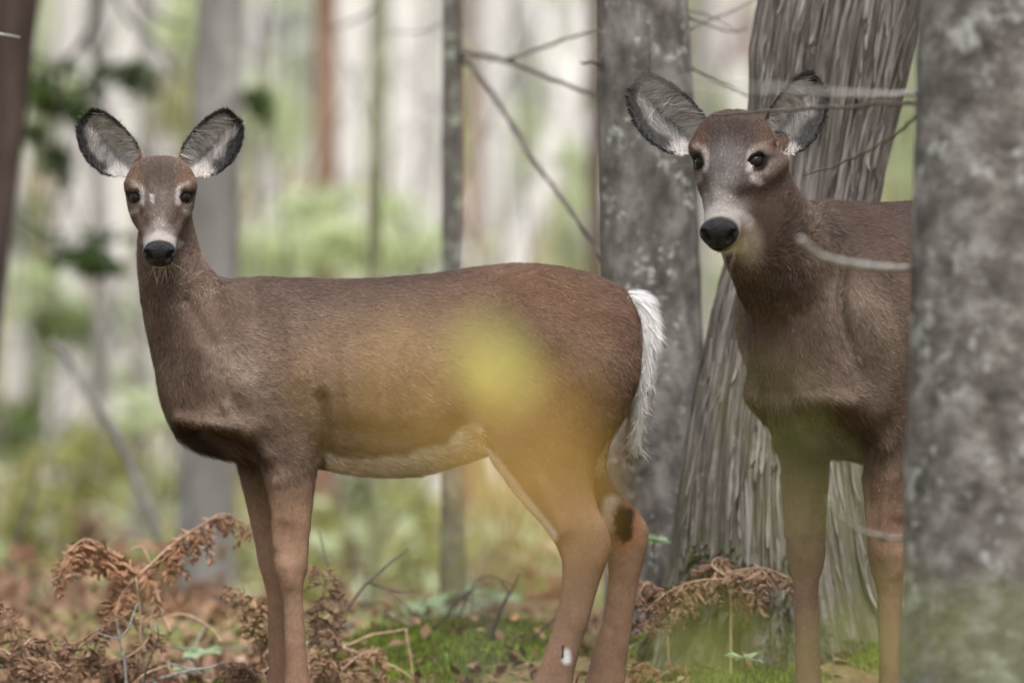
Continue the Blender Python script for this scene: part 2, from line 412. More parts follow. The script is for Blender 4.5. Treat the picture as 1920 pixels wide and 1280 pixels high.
def branch(parent, pts, r0, r1, mat, name='branch', sub=6, nseg=7, wob=.004):
    "pts in world; made local to the parent"
    Q = crom(np.asarray(pts, float), sub); Q = Q+wob*np.stack([fbm(Q*23+k*7, 2) for k in range(3)], 1)
    Q = Q-np.array(parent.location) if parent is not None else Q
    V, F = tube(Q, np.linspace(r0, r1, len(Q))*(1+.12*RNG.normal(size=len(Q))), nseg)
    return obj(name, mesh_from(name, V, F, mat), parent)

def tree(label, top, bot, wpx, Y, mat, nseg=28, nring=40, amp=.012, rough=6, H=7.0, crown=True, group=None, cat='tree', name='tree', taper=.75, flare=.3, bend=.0, fine=0, limbs=3, wbot=None):
    "top/bot = (px,py) of the centre line at two heights"
    a, b = P(top[0], top[1], Y), P(bot[0], bot[1], Y); sl = (a[0]-b[0])/(a[2]-b[2])
    x0 = b[0]; 
    for _ in range(3): zg = gh(x0, Y)-.06; x0 = b[0]+sl*(zg-b[2])
    r = wpx/2*Y/FPX; rb = (wbot or wpx*1.1)/2*Y/FPX
    t = thing(name, label, cat, (x0, Y, zg), 0, group)
    zs = np.array([0, .35, .8, 1.4, 2.2, 3.2, 4.6, H]); zt = a[2]-zg
    rows = []
    for z in zs:
        x = sl*min(z, 2.6)+(z > 2.6)*sl*.5*(z-2.6)+bend*math.sin(z*1.3)
        rr = rb+(r-rb)*min(1, z/max(.4, zt)) if z <= zt else r*(1-(1-taper*.4)*(z-zt)/(H-zt))
        rows.append((x, .02*math.sin(z*1.1+Y), z, rr))
    obj('trunk', trunk_mesh('trunk', rows, mat, nseg, nring, amp, rough, flare, fine), t)
    if crown:
        tx = rows[-1][0]
        c = obj('crown', CROWNS[random.randrange(4)], t, (tx, .1, H-.3)); c.rotation_euler = (0, 0, random.random()*6.28); k = (.8+.5*random.random())*(1 if Y < 33 else .45); c.scale = (k, k, k)
    for k in range(limbs):
        z = H*(.55+.4*k/max(1, limbs)); ang = random.random()*6.28; L = .9+.8*random.random(); bx = np.interp(z, zs, [q[0] for q in rows])
        p0 = np.array([x0+bx, Y, zg+z]); d = np.array([math.cos(ang), math.sin(ang), .55])
        branch(t, [p0, p0+d*L*.5+np.array([0, 0, .05]), p0+d*L+np.array([0, 0, .3])], r*.35, r*.08, mat, 'limb', 4, 6)
    return t

# ------------------------------------------------------------------ named trees
t_right = tree('broad mottled grey trunk with blurred lichen patches hiding the hindquarters of a deer', (1924, 0), (1903, 1000), 404, 17.2, RIGHT_B, 120, 260, .010, 9, H=9, flare=.25, fine=.0022, wbot=415, limbs=3)
t_grey = tree('straight grey trunk with white and greenish lichen flecks behind the young deer\'s tail', (1205, 0), (1238, 1100), 172, 21.7, GREY_B, 110, 240, .006, 10, H=8, flare=.2, fine=.0018, wbot=205)
t_thin = tree('thin straight grey-green lichened trunk rising behind the middle of the deer\'s back', (847, 0), (850, 1100), 38, 24.2, THIN_B, 40, 200, .003, 14, H=6, flare=.3, fine=.0012, wbot=46)
t_dark = tree('dark brown leaning trunk with smooth bark beside the young deer\'s ear', (8, 0), (-62, 560), 135, 27.0, DARK_B, 48, 90, .008, 9, H=8, wbot=150)
t_mid = tree('wide soft grey trunk standing just behind the young deer\'s head', (412, 0), (384, 1100), 92, 29.5, MID_B, 48, 90, .006, 9, H=9, wbot=112)
t_red = tree('reddish brown trunk standing alone among pale trunks', (612, 0), (606, 900), 44, 37.0, RED_B, 32, 60, .006, 9, H=9)
t_sap = tree('slim mossy green sapling stem without branches', (710, 0), (702, 900), 21, 28.0, GREEN_B, 24, 60, .002, 14, H=5, limbs=2)
t_brn = tree('narrow dark brown trunk showing at the edge of the lichened grey trunk', (1116, 0), (1122, 900), 32, 36.0, DARK_B, 24, 50, .004, 9, H=8)
pl1 = tree('pale birch trunk leaning strongly to one side', (985, 0), (1110, 300), 44, 52.0, PALE_B, 24, 40, .008, 6, H=6, limbs=1)
pl2 = tree('pale birch trunk leaning against the slope behind the deer\'s rump', (1050, 230), (968, 500), 48, 47.0, PALE_B, 24, 40, .008, 6, H=5, limbs=1)
pl3 = tree('pale grey trunk leaning in a narrow V with its neighbour', (455, 200), (570, 520), 42, 44.0, PALE2_B, 24, 40, .008, 6, H=6, limbs=1)
# the rest of the wood
bgt = [(770, 765, 92, 62, PALE_B), (808, 812, 48, 50, PALE2_B), (655, 662, 40, 55, PALE_B), (925, 930, 70, 66, PALE2_B), (1060, 1052, 40, 80, PALE_B),
       (130, 128, 62, 48, PALE2_B), (228, 222, 46, 56, PALE_B), (300, 306, 52, 64, PALE2_B), (185, 192, 36, 40, MID_B), (485, 492, 30, 72, PALE_B), (268, 262, 26, 38, MID_B),
       (885, 880, 26, 44, RED_B), (1350, 1345, 48, 58, PALE2_B), (1310, 1318, 30, 46, MID_B), (1392, 1400, 40, 70, PALE_B), (1690, 1692, 34, 52, PALE2_B), (1700, 1716, 16, 34, GREEN_B), (690, 640, 22, 60, PALE2_B),
       (20, 30, 40, 58, PALE_B), (1580, 1590, 60, 60, PALE2_B), (1460, 1455, 50, 64, PALE2_B), (1790, 1800, 60, 58, MID_B), (395, 400, 44, 84, PALE_B), (620, 625, 56, 88, PALE2_B), (160, 158, 50, 90, PALE_B), (1120, 1118, 50, 92, PALE2_B)]
LAB = {'PALE_B': 'pale birch', 'PALE2_B': 'light grey beech', 'MID_B': 'dull grey', 'RED_B': 'rusty brown', 'GREEN_B': 'greenish'}
NM = {id(PALE_B): 'PALE_B', id(PALE2_B): 'PALE2_B', id(MID_B): 'MID_B', id(RED_B): 'RED_B', id(GREEN_B): 'GREEN_B'}
for (a, b, w, Y, mt) in bgt:
    k = NM[id(mt)]
    sz = 'slender' if w*Y < 1700 else 'slim' if w*Y < 2700 else 'stout' if w*Y > 3900 else 'straight'
    lab = which(a, HIGH, ('far-off ' if Y > 68 else 'blurred ')+sz+' '+LAB[k]+' trunk')
    tree(lab, (a, 0), (b, 800), w, Y, mt, 18, 30, .008, 5, H=9+2*random.random(), group={'PALE_B': 'pale birches in the background', 'PALE2_B': 'light grey beeches in the background', 'MID_B': 'grey trunks in the background', 'GREEN_B': 'green stems in the background'}.get(k), bend=.03*(random.random()-.5), limbs=1)

# cedar: leaning, flaring, with shaggy vertical bark
cb = CEDAR; zg = gh(*cb)-.08
cedar = thing('cedar_tree', 'leaning old cedar with shaggy vertical grey bark strips behind the adult deer', 'tree', (cb[0], cb[1], zg))
YC = cb[1]; ppm = FPX/YC
def crow(pl, pr, py): c = P((pl+pr)/2, py, YC)-np.array([cb[0], cb[1], zg]); return (c[0], 0, c[2], (pr-pl)/2/ppm)
rows = [crow(1215, 1690, 1240), crow(1262, 1640, 1060), crow(1282, 1612, 900), crow(1308, 1600, 750), crow(1345, 1612, 580), crow(1400, 1640, 380), crow(1415, 1680, 190), crow(1432, 1728, 0)]
q = rows[-1]; rows += [(q[0]+.18, 0, q[2]+.8, q[3]*.97), (q[0]+.45, 0, q[2]+2.4, q[3]*.85), (q[0]+.9, 0, q[2]+6, q[3]*.5)]
rows[0] = (rows[0][0], 0, 0.0, rows[0][3]); rows = [x for i, x in enumerate(rows) if i == 0 or x[2] > rows[i-1][2]+.02]
CEDROWS = np.array(rows)
obj('trunk', trunk_mesh('trunk', rows, CEDAR_B, 470, 300, .005, 4, .10, cedar=True), cedar)
c = obj('crown', CROWNS[1], cedar, (rows[-1][0], 0, rows[-1][2]-.5)); c.scale = (1.2, 1.2, 1.6)
for k in range(3):
    z = rows[-1][2]*(.6+.13*k); x = np.interp(z, CEDROWS[:, 2], CEDROWS[:, 0]); p0 = np.array([cb[0]+x, cb[1], zg+z]); an = 2.1*k+1
    branch(cedar, [p0, p0+np.array([math.cos(an)*.6, math.sin(an)*.6, .1]), p0+np.array([math.cos(an)*1.4, math.sin(an)*1.4, -.1])], .05, .01, CEDAR_B, 'limb', 4, 7)
# separate strips peeling from the camera side and the flanks
STRIP_B = bark_mat('cedar_strip_bark', [(.11, .09, .078), (.23, .205, .19), (.37, .35, .33)], (.33, .34, .30), (60, 60, 6), .1, bump=.6, attr='BarkCo')
for k in range(290):
    z0 = .10+1.45*RNG.random(); L = .08+.30*RNG.random()**1.5; w = .0025+.0035*RNG.random(); a0 = -math.pi/2+1.9*(RNG.random()-.5)*1.1; tt = np.linspace(0, 1, 9)
    z = z0+L*tt; R_ = np.interp(z, CEDROWS[:, 2], CEDROWS[:, 3]); X_ = np.interp(z, CEDROWS[:, 2], CEDROWS[:, 0])
    ang = a0+.015*np.sin(tt*3+k)+.03*RNG.normal(); lift = .0125+.016*(np.abs(tt-.5)*2)**3*RNG.random()
    cen = np.stack([X_+np.cos(ang)*(R_+lift), np.sin(ang)*(R_+lift), z], 1); sdv = np.stack([-np.sin(ang), np.cos(ang), 0*ang], 1) if np.ndim(ang) else None
    wv = w*(np.sin(tt*math.pi)**.5*.8+.2)*(1+.3*RNG.normal(size=9)); nv_ = np.stack([np.cos(ang), np.sin(ang), 0*ang], 1)
    V = np.stack([cen-sdv*wv[:, None], cen+nv_*.003, cen+sdv*wv[:, None]], 1).reshape(-1, 3)
    sm_ = mesh_from('bark_strip', V, grid_faces(9, 3, False), STRIP_B if k % 5 < 3 else CEDAR_B); set_attr(sm_, 'BarkCo', 'FLOAT_VECTOR', np.repeat(np.stack([np.cos(ang)*.2, np.sin(ang)*.2, z+3*k], 1), 3, 0)+np.tile(np.array([[-.01, 0, 0], [0, 0, 0], [.01, 0, 0]]), (9, 1)))
    obj('bark_strip', sm_, cedar)

# ------------------------------------------------------------------ branches with a place of their own
def pl(pts, Y0, Y1=None):
    Y1 = Y0 if Y1 is None else Y1; k = len(pts); return [P(x, y, Y0+(Y1-Y0)*i/(k-1)) for i, (x, y) in enumerate(pts)]
branch(t_thin, pl([(862, 98), (900, 104), (950, 115), (1010, 138), (1060, 158), (1118, 180)], 24.2, 22.2), .0085, .004, TWIG_M)
branch(t_thin, pl([(945, 113), (1000, 95), (1055, 75), (1120, 56)], 23.4, 22.0), .0055, .003, TWIG_G)
branch(t_thin, pl([(862, 112), (890, 130), (925, 180), (960, 235), (1000, 300), (1040, 355), (1080, 410), (1130, 490)], 24.2, 22.0), .0075, .005, TWIG_M)
branch(t_thin, pl([(838, 40), (790, 60), (735, 62), (700, 80)], 24.2, 25.5), .003, .0015, TWIG_G)
branch(t_grey, pl([(1124, 120), (1105, 117), (1090, 118)], 21.65, 21.5), .004, .0025, TWIG_M)
branch(t_grey, pl([(1218, 130), (1219, 90), (1214, 38)], 21.57, 21.5), .0045, .0025, TWIG_G, 'dead_stub')
for pts, ra in (([(1282, 120), (1330, 145), (1375, 165), (1410, 185)], .004), ([(1285, 30), (1320, 45), (1370, 60), (1400, 55)], .003), ([(1285, 60), (1330, 40), (1390, 12), (1430, -10)], .003), ([(1285, 20), (1330, 30), (1385, 62)], .0025)):
    branch(t_grey, pl(pts, 21.7, 22.6), ra, ra*.5, TWIG_M)
# twigs of the broad trunk at the side
branch(t_right, pl([(1760, 193), (1725, 194), (1660, 193), (1600, 200), (1520, 203), (1450, 208), (1390, 213), (1336, 217)], 17.4, 18.7), .0050, .0026, TWIG_M)
branch(t_right, pl([(1745, 190), (1726, 205), (1708, 228), (1670, 258), (1620, 287), (1570, 310), (1506, 328)], 17.5, 18.8), .0036, .0018, TWIG_M)
def pl3d(pts): return [P(x, y, Y) for x, y, Y in pts]
branch(t_right, pl3d([(1750, 174, 17.22), (1698, 176, 17.15), (1640, 178, 16.6), (1570, 174, 16.0), (1500, 168, 15.4), (1430, 165, 14.9), (1300, 158, 14.3), (1190, 150, 13.8)]), .0050, .0025, TWIG_G)
branch(t_right, pl3d([(1750, 504, 17.25), (1696, 503, 17.18), (1640, 500, 16.8), (1580, 492, 16.5), (1540, 478, 16.35), (1515, 462, 16.25), (1500, 448, 16.2)]), .007, .005, TWIG_G)
branch(t_right, pl3d([(1750, 1010, 17.25), (1694, 1010, 17.18), (1650, 1004, 17.0), (1600, 985, 16.8), (1570, 960, 16.6), (1552, 935, 16.5)]), .004, .002, TWIG_G)
# curved dead stem at the left, and dark hanging branches
st = tag(branch(None, pl([(300, 1010), (285, 965), (255, 900), (225, 830), (190, 770), (150, 710), (120, 660), (95, 640)], 26.5), .016, .010, MID_B, 'dead_sapling'), 'curved dead grey sapling arching over the brush in front of the young deer\'s chest', 'sapling')
st2 = tag(branch(None, pl([(20, 1080), (35, 1000), (60, 930), (75, 860)], 28.0), .012, .006, TWIG_M, 'dead_sapling'), 'short thin upright dead sapling at the edge of the brush', 'sapling')
br_ = thing('hanging_branch', 'dark drooping branch hanging above and beside the young deer\'s ears', 'branch', tuple(P(190, -330, 31.0)))
for pts, ra in (([(190, -330), (195, -120), (178, 30), (158, 75), (130, 115), (112, 160)], .02), ([(160, 75), (180, 110), (186, 160), (215, 235), (265, 290)], .011), ([(200, -100), (230, 20), (290, 80), (330, 140), (350, 155)], .010), ([(195, -120), (270, 0), (310, 38), (360, 50)], .010), ([(130, 115), (105, 130), (85, 150)], .008)):
    branch(br_, pl(pts, 31.0, 30.8), ra, ra*.4, TWIG_D if ra > .009 else TWIG_M)
tw = tag(branch(None, pl([(-30, 62), (10, 66), (40, 71)], 21.0), .003, .0015, TWIG_G, 'twig'), 'tiny pale twig tip in front of the dark leaning trunk', 'twig')
tw = tag(branch(None, pl([(720, -60), (700, 15), (650, 45), (600, 60)], 27), .006, .003, TWIG_M, 'hanging_twig'), 'thin bare twig slanting between the reddish trunk and the mossy sapling', 'twig')
# ------------------------------------------------------------------ brush behind the deer
LM = {'bright': leaf_mat("bright_green_leaf", (.34, .40, .20), (.56, .60, .38), .5), 'yellow': leaf_mat("yellow_green_leaf", (.26, .28, .09), (.46, .45, .18), .5), 'green': leaf_mat("mid_green_leaf", (.09, .14, .035), (.20, .27, .08), .45),
      'dark': leaf_mat("dark_green_leaf", (.035, .065, .018), (.12, .18, .05), .4), 'rust': leaf_mat("rusty_leaf", (.16, .085, .05), (.33, .20, .13), .35), 'glow': leaf_mat("sun_tinted_leaf", (.50, .57, .33), (.68, .74, .50), .6), 'pale': leaf_mat("pale_mint_leaf", (.30, .38, .22), (.46, .54, .36), .5)}  # glow: pale leaf colour raised to look brightly lit
BUSH = {}
for k, mt in LM.items():
    BUSH[k] = []
    for j in range(2):
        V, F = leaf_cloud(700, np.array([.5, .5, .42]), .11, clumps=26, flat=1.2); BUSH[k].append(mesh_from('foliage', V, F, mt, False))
STEM = {}
for j in range(3):
    bag = Bag()
    for s in range(5):
        an = s*1.26+j; V, F = tube(crom([(0, 0, -.8), (.1*math.cos(an), .1*math.sin(an), -.3), (.32*math.cos(an), .32*math.sin(an), .25)], 4), np.linspace(.012, .004, 9), 5); bag.add(V, F)
    STEM[j] = bag.mesh('stems', TWIG_M)
WORD = {'bright': 'bright light green', 'yellow': 'yellowing', 'green': 'mid green', 'dark': 'dark green', 'rust': 'rust-coloured', 'pale': 'pale minty', 'glow': 'luminous pale green'}
def bush(px, py, Y, wpx, hpx, kind, label=None, group=None):
    c = P(px, py, Y); zg = gh(c[0], Y); size = 'small' if wpx*Y < 5200 else 'broad' if wpx*Y > 8600 else 'tall' if hpx > 1.1*wpx else 'leafy'
    label = which(px, HIGH if py < 300 else MIDL if py < 720 else LOWL, ('far-off ' if Y > 55 else 'blurred ')+size+' '+WORD[kind]+' shrub')
    t = thing('shrub', label, 'shrub', (c[0], Y, zg), 0, group or (WORD[kind]+' shrubs in the background'))
    s = wpx/2*Y/FPX/.5; sz = hpx/2*Y/FPX/.42; hz = max(c[2]-zg, .42*sz*.5)
    f = obj('foliage', BUSH[kind][random.randrange(2)], t, (0, 0, hz)); f.scale = (s, s, sz); f.rotation_euler = (0, 0, random.random()*6.28)
    q = obj('stems', STEM[random.randrange(3)], t, (0, 0, hz)); q.scale = (s*.9, s*.9, max(sz, (hz+.05)/.8))
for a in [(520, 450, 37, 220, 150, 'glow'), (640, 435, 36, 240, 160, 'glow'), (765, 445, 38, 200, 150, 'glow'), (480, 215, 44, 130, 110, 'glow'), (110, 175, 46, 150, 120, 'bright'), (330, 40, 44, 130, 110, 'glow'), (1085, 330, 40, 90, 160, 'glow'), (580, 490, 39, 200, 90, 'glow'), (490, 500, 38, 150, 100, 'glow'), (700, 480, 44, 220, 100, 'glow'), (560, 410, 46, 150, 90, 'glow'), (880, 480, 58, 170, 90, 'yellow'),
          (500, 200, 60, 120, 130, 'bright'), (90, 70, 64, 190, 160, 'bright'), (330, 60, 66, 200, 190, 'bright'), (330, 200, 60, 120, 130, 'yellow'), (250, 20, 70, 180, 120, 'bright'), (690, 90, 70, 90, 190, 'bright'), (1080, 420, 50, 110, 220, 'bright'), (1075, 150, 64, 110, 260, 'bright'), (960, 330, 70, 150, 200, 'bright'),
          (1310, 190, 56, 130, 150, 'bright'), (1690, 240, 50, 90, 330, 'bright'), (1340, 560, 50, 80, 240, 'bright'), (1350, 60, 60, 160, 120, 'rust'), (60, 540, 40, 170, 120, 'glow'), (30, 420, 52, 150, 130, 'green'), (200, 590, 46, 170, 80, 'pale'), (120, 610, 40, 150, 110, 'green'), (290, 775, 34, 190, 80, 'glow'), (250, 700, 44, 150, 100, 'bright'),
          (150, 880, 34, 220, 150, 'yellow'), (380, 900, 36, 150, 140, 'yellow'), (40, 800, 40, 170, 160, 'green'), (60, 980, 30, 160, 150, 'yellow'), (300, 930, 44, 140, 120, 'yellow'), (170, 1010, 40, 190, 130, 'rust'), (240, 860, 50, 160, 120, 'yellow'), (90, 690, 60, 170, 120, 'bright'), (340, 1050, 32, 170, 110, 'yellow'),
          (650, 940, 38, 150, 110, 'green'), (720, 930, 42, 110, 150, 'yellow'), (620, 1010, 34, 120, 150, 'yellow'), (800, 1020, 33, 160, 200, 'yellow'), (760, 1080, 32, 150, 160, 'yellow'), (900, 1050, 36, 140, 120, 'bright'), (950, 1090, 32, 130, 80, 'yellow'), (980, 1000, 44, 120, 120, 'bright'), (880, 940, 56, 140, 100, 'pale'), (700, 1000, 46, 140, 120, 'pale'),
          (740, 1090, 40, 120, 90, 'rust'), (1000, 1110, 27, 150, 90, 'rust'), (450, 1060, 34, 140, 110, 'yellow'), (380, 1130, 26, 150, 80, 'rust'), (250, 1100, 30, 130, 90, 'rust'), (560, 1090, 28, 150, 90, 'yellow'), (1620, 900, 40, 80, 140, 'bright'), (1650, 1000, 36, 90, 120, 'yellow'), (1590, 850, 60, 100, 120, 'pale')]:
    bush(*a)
SPRAY = []
for j in range(2):
    V, F = leaf_cloud(260, np.array([.5, .5, .42]), .15, clumps=12, flat=1.2); SPRAY.append(mesh_from('leaf_spray', V, F, LM['dark'], False))
# leafy sprays of the dark hanging branch
for (px, py, w, h) in [(85, 165, 130, 80), (150, 205, 110, 60), (240, 140, 130, 50), (170, 480, 150, 70), (400, 360, 60, 120), (405, 300, 80, 60), (480, 190, 80, 50), (110, 300, 60, 60), (60, 250, 70, 40), (420, 330, 70, 40)]:
    c = P(px, py, 30.9)-np.array(br_.location); k = obj('leaf_spray', SPRAY[random.randrange(2)], br_, tuple(c)); k.scale = (w/2*31/FPX/.5*1.6, .35, h/2*31/FPX/.42*1.6); k['kind'] = 'stuff'
for pts in ([(265, 290), (330, 320), (400, 350), (420, 390)], [(112, 160), (110, 300), (140, 400), (170, 480)], [(350, 155), (420, 180), (480, 190)], [(265, 290), (340, 295), (405, 300)]):
    branch(br_, pl(pts, 30.8, 30.9), .006, .002, TWIG_M)

# thin bare saplings and leaning dead poles that tangle the middle distance
tang = [(300, 900, 560, -40, 36, 9, 'm'), (60, 900, 250, -30, 40, 10, 'd'), (520, 700, 640, -30, 44, 12, 'p'), (960, 560, 880, -30, 40, 8, 'm'), (1090, 560, 940, -40, 48, 12, 'p'), (740, 560, 800, -40, 38, 7, 'd'), (480, 600, 500, -30, 34, 8, 'm'), (560, 640, 470, -40, 50, 14, 'p'), (920, 560, 1080, -40, 55, 12, 'm'),
        (20, 760, 120, -40, 38, 9, 'm'), (330, 1000, 250, -40, 42, 13, 'p'), (150, 900, 60, -40, 46, 12, 'p'), (400, 1050, 470, 200, 33, 6, 'd'), (640, 1120, 690, 500, 33, 10, 'd'), (700, 1120, 640, 500, 36, 14, 'm'), (930, 1120, 1000, 500, 34, 8, 'm'), (820, 1100, 900, 600, 40, 18, 'p'), (980, 1080, 880, 500, 44, 20, 'p'), (760, 1100, 735, 600, 46, 16, 'm'),
        (1300, 500, 1400, -40, 40, 8, 'd'), (1400, 420, 1330, -40, 50, 12, 'm'), (1660, 500, 1700, -40, 42, 8, 'm'), (210, 1050, 180, 500, 35, 12, 'm'), (80, 1060, 110, 600, 40, 20, 'p'), (270, 1000, 300, 500, 50, 24, 'p'), (470, 560, 700, 60, 36, 5, 'd'), (900, 500, 760, 120, 34, 5, 'm'), (560, 400, 480, -40, 32, 5, 'd'), (930, 420, 1100, 250, 36, 5, 'm'), (240, 520, 360, -40, 33, 6, 'd'), (50, 400, 330, 120, 36, 5, 'm'), (640, 360, 860, 150, 38, 5, 'm'), (1000, 480, 960, -40, 33, 6, 'd'), (90, 700, 30, 200, 33, 7, 'm'), (540, 300, 700, -40, 42, 7, 'p'), (880, 480, 1000, 60, 30, 4, 'd'), (470, 420, 640, 240, 31, 4, 'm'), (740, 380, 620, 30, 31, 4, 'd'), (930, 250, 1110, 330, 33, 4, 'd'), (300, 700, 60, 420, 32, 5, 'd'), (20, 640, 250, 760, 33, 4, 'm'), (660, 1080, 820, 900, 29, 5, 'd'), (900, 1110, 1000, 900, 30, 5, 'd'), (350, 960, 250, 640, 31, 5, 'm')]
for (x0, y0, x1, y1, Y, w, c) in tang:
    a, b = P(x0, y0, Y), P(x1, y1, Y); r = w/2*Y/FPX; x, z = a[0], a[2]; zg = gh(x, Y)
    if a[2] > zg+.05: a = a+(a-b)*((a[2]-zg)/(b[2]-a[2])); zg = gh(a[0], Y)
    word = {'m': 'grey', 'd': 'dark brown', 'p': 'pale whitish'}[c]
    t = thing('bare_sapling', which((x0+max(x1, 0))/2, MIDL if y0 < 950 and y1 < 300 else LOWL, ('thin ' if w < 11 else 'thicker ')+word+' bare leaning pole'), 'sapling', (a[0], Y, zg-.05), 0, word+' bare poles in the background')
    mid = (a+b)/2+np.array([.06*RNG.normal(), 0, 0]); mt = {'m': MID_B, 'd': DARK_B, 'p': PALE_B}[c]
    branch(t, [a-np.array([0, 0, .05]), mid, b, b+(b-mid)*.6], r, r*.5, mt, 'stem', 8, 8, .01)
    for k in range(3):
        q = a+(b-a)*(.3+.6*RNG.random()); d = np.array([RNG.normal()*.5, .2*RNG.normal(), .25+.3*RNG.random()])*Y/40
        branch(t, [q, q+d*.5+np.array([0, 0, -.03]), q+d], r*.4, r*.12, mt, 'twig', 5, 5, .01)

# far wood that reads as one mass, beyond the last trunks
bag = Bag(); nfw = 9000
V, F = leaf_cloud(nfw, np.array([1, 1, 1.0]), .02, flat=.8)
ctr = np.stack([(RNG.random(nfw)-.5)*90, 112+28*RNG.random(nfw), 0*RNG.random(nfw)], 1); ctr[:, 2] = ground_h(ctr[:, 0], ctr[:, 1])+7.5*RNG.random(nfw)**1.3
V = (V.reshape(nfw, 4, 3)-V.reshape(nfw, 4, 3).mean(1)[:, None])*28*(.6+.8*RNG.random((nfw, 1, 1)))+ctr[:, None]
fw = obj('far_wood', mesh_from('far_wood', V.reshape(-1, 3), F, LM['bright'], False)); tag(fw, 'hazy light green far wood closing the view between the trunks', 'far wood', None, 'stuff')

# ground cover between the trees: seedlings, dead fronds, litter, one uncountable mass per colour
def cover(name, label, cat, mt, nl, y0, y1, zmax, size, patch, thr):
    yy = y0+(y1-y0)*RNG.random(nl*3)**1.3; xx = (RNG.random(nl*3)-.5)*(.19*yy+1.5)
    p = np.stack([xx*patch, yy*patch*.4, 0*xx+hash(name) % 50], 1); k = fbm(p, 3) > thr; xx, yy = xx[k][:nl], yy[k][:nl]; n_ = len(xx)
    V, F = leaf_cloud(n_, np.array([1., 1, 1]), .02, flat=1.4); V = V.reshape(n_, 4, 3); V = (V-V.mean(1)[:, None])*(size/.02)
    z = ground_h(xx, yy)+zmax*RNG.random(n_)**1.6+.01; V = V+np.stack([xx, yy, z], 1)[:, None]
    tag(obj(name, mesh_from(name, V.reshape(-1, 3), F, mt, False)), label, cat, None, 'stuff')
import zlib
def hash(s): return zlib.crc32(s.encode())
cover('seedling_carpet', 'yellow-green seedlings carpeting the ground between the far trunks', 'ground cover', LM['yellow'], 5200, 25, 80, .30, .075, .6, -.05)
cover('green_carpet', 'low light green leaves carpeting the ground between the far trunks', 'ground cover', LM['bright'], 4200, 27, 95, .35, .08, .5, .05)
cover('rusty_carpet', 'rusty dead bracken and leaf litter on the ground behind the deer', 'leaf litter', LM['rust'], 5200, 23.2, 60, .16, .065, .7, -.1)

# unseen wood around and behind the viewer, added to cut side and front light
nsw = 15000; an = RNG.random(nsw)*2*math.pi; rd = 30+26*RNG.random(nsw); x_, y_ = rd*np.sin(an), 12+rd*np.cos(an); k = (y_ < 8) | (np.abs(x_) > .16*np.abs(y_)+9); x_, y_ = x_[k], y_[k]; nsw = len(x_)
V, F = leaf_cloud(nsw, np.array([1, 1, 1.0]), .02, flat=.8); V = V.reshape(nsw, 4, 3)
V = (V-V.mean(1)[:, None])*55*(.6+.8*RNG.random((nsw, 1, 1)))+np.stack([x_, y_, ground_h(x_, y_)+19*RNG.random(nsw)**1.1], 1)[:, None]
tag(obj('unseen_shade_wood', mesh_from('unseen_shade_wood', V.reshape(-1, 3), F, LM['green'], False)), 'unseen leafy wood around the viewer, added to block side light', 'far wood', None, 'stuff')
# ------------------------------------------------------------------ deer
def spow(x, e): return np.sign(x)*np.abs(x)**e

def loft(A, B, W, ex=2.2, n=40, sub=4, egg=0.0):
    "closed tube; A,B opposite edge points of each section, W half-width vectors"
    A, B, W = crom(A, sub), crom(B, sub), crom(W, sub)
    C = (A+B)/2; U = (A-B)/2; th = np.arange(n)*2*math.pi/n
    cu = spow(np.cos(th), 2/ex); sw = spow(np.sin(th), 2/ex)*(1-egg*np.cos(th))
    V = C[:, None]+U[:, None]*cu[None, :, None]+W[:, None]*sw[None, :, None]
    K = len(C); V = V.reshape(-1, 3); F = grid_faces(K, n, True)
    V = np.vstack([V, C[:1], C[-1:]]); i = np.arange(n); j = (i+1) % n
    return V, [F, np.stack([j, i, np.full(n, K*n)], 1), np.stack([i+(K-1)*n, j+(K-1)*n, np.full(n, K*n+1)], 1)]

PX0, GY, PPM = 560.0, 1345.0, 900.0
def cz(px, py, y=0.0): return np.array([(px-PX0)/PPM, y, (GY-py)/PPM])

TORSO = [(296, 640, 735, .045), (318, 590, 800, .075), (352, 548, 838, .098), (400, 527, 855, .118), (480, 519, 866, .137), (560, 520, 872, .152),
         (640, 521, 884, .166), (720, 519, 893, .174), (800, 514, 888, .174), (880, 503, 864, .168), (960, 493, 834, .160), (1040, 497, 805, .152),
         (1110, 513, 785, .136), (1160, 533, 745, .112), (1192, 560, 700, .078), (1206, 595, 665, .045), (1210, 615, 650, .02)]
FORE_N = [(600, 440, 540, .085, .040), (650, 422, 570, .090, .048), (700, 418, 590, .094, .054), (770, 440, 606, .094, .054), (830, 470, 607, .093, .048), (870, 488, 599, .092, .043),
          (950, 507, 590, .088, .035), (1020, 513, 581, .086, .031), (1060, 515, 578, .086, .032), (1092, 525, 571, .086, .027), (1130, 533, 570, .086, .021),
          (1200, 534, 576, .086, .020), (1262, 535, 581, .086, .022), (1295, 529, 588, .086, .026), (1316, 520, 580, .086, .024), (1330, 512, 570, .086, .022)]
HIND_N = [(575, 985, 1190, .075, .045), (640, 950, 1203, .085, .062), (710, 925, 1200, .090, .070), (780, 905, 1168, .092, .068), (840, 910, 1128, .094, .060), (890, 938, 1112, .094, .052),
          (940, 976, 1118, .094, .044), (985, 1016, 1140, .093, .037), (1020, 1040, 1148, .092, .033), (1050, 1050, 1140, .092, .031), (1090, 1052, 1124, .092, .027), (1140, 1044, 1110, .092, .0235),
          (1200, 1027, 1092, .092, .022), (1255, 1008, 1076, .092, .023), (1292, 992, 1070, .092, .027), (1315, 975, 1050, .092, .025), (1330, 965, 1038, .092, .022)]

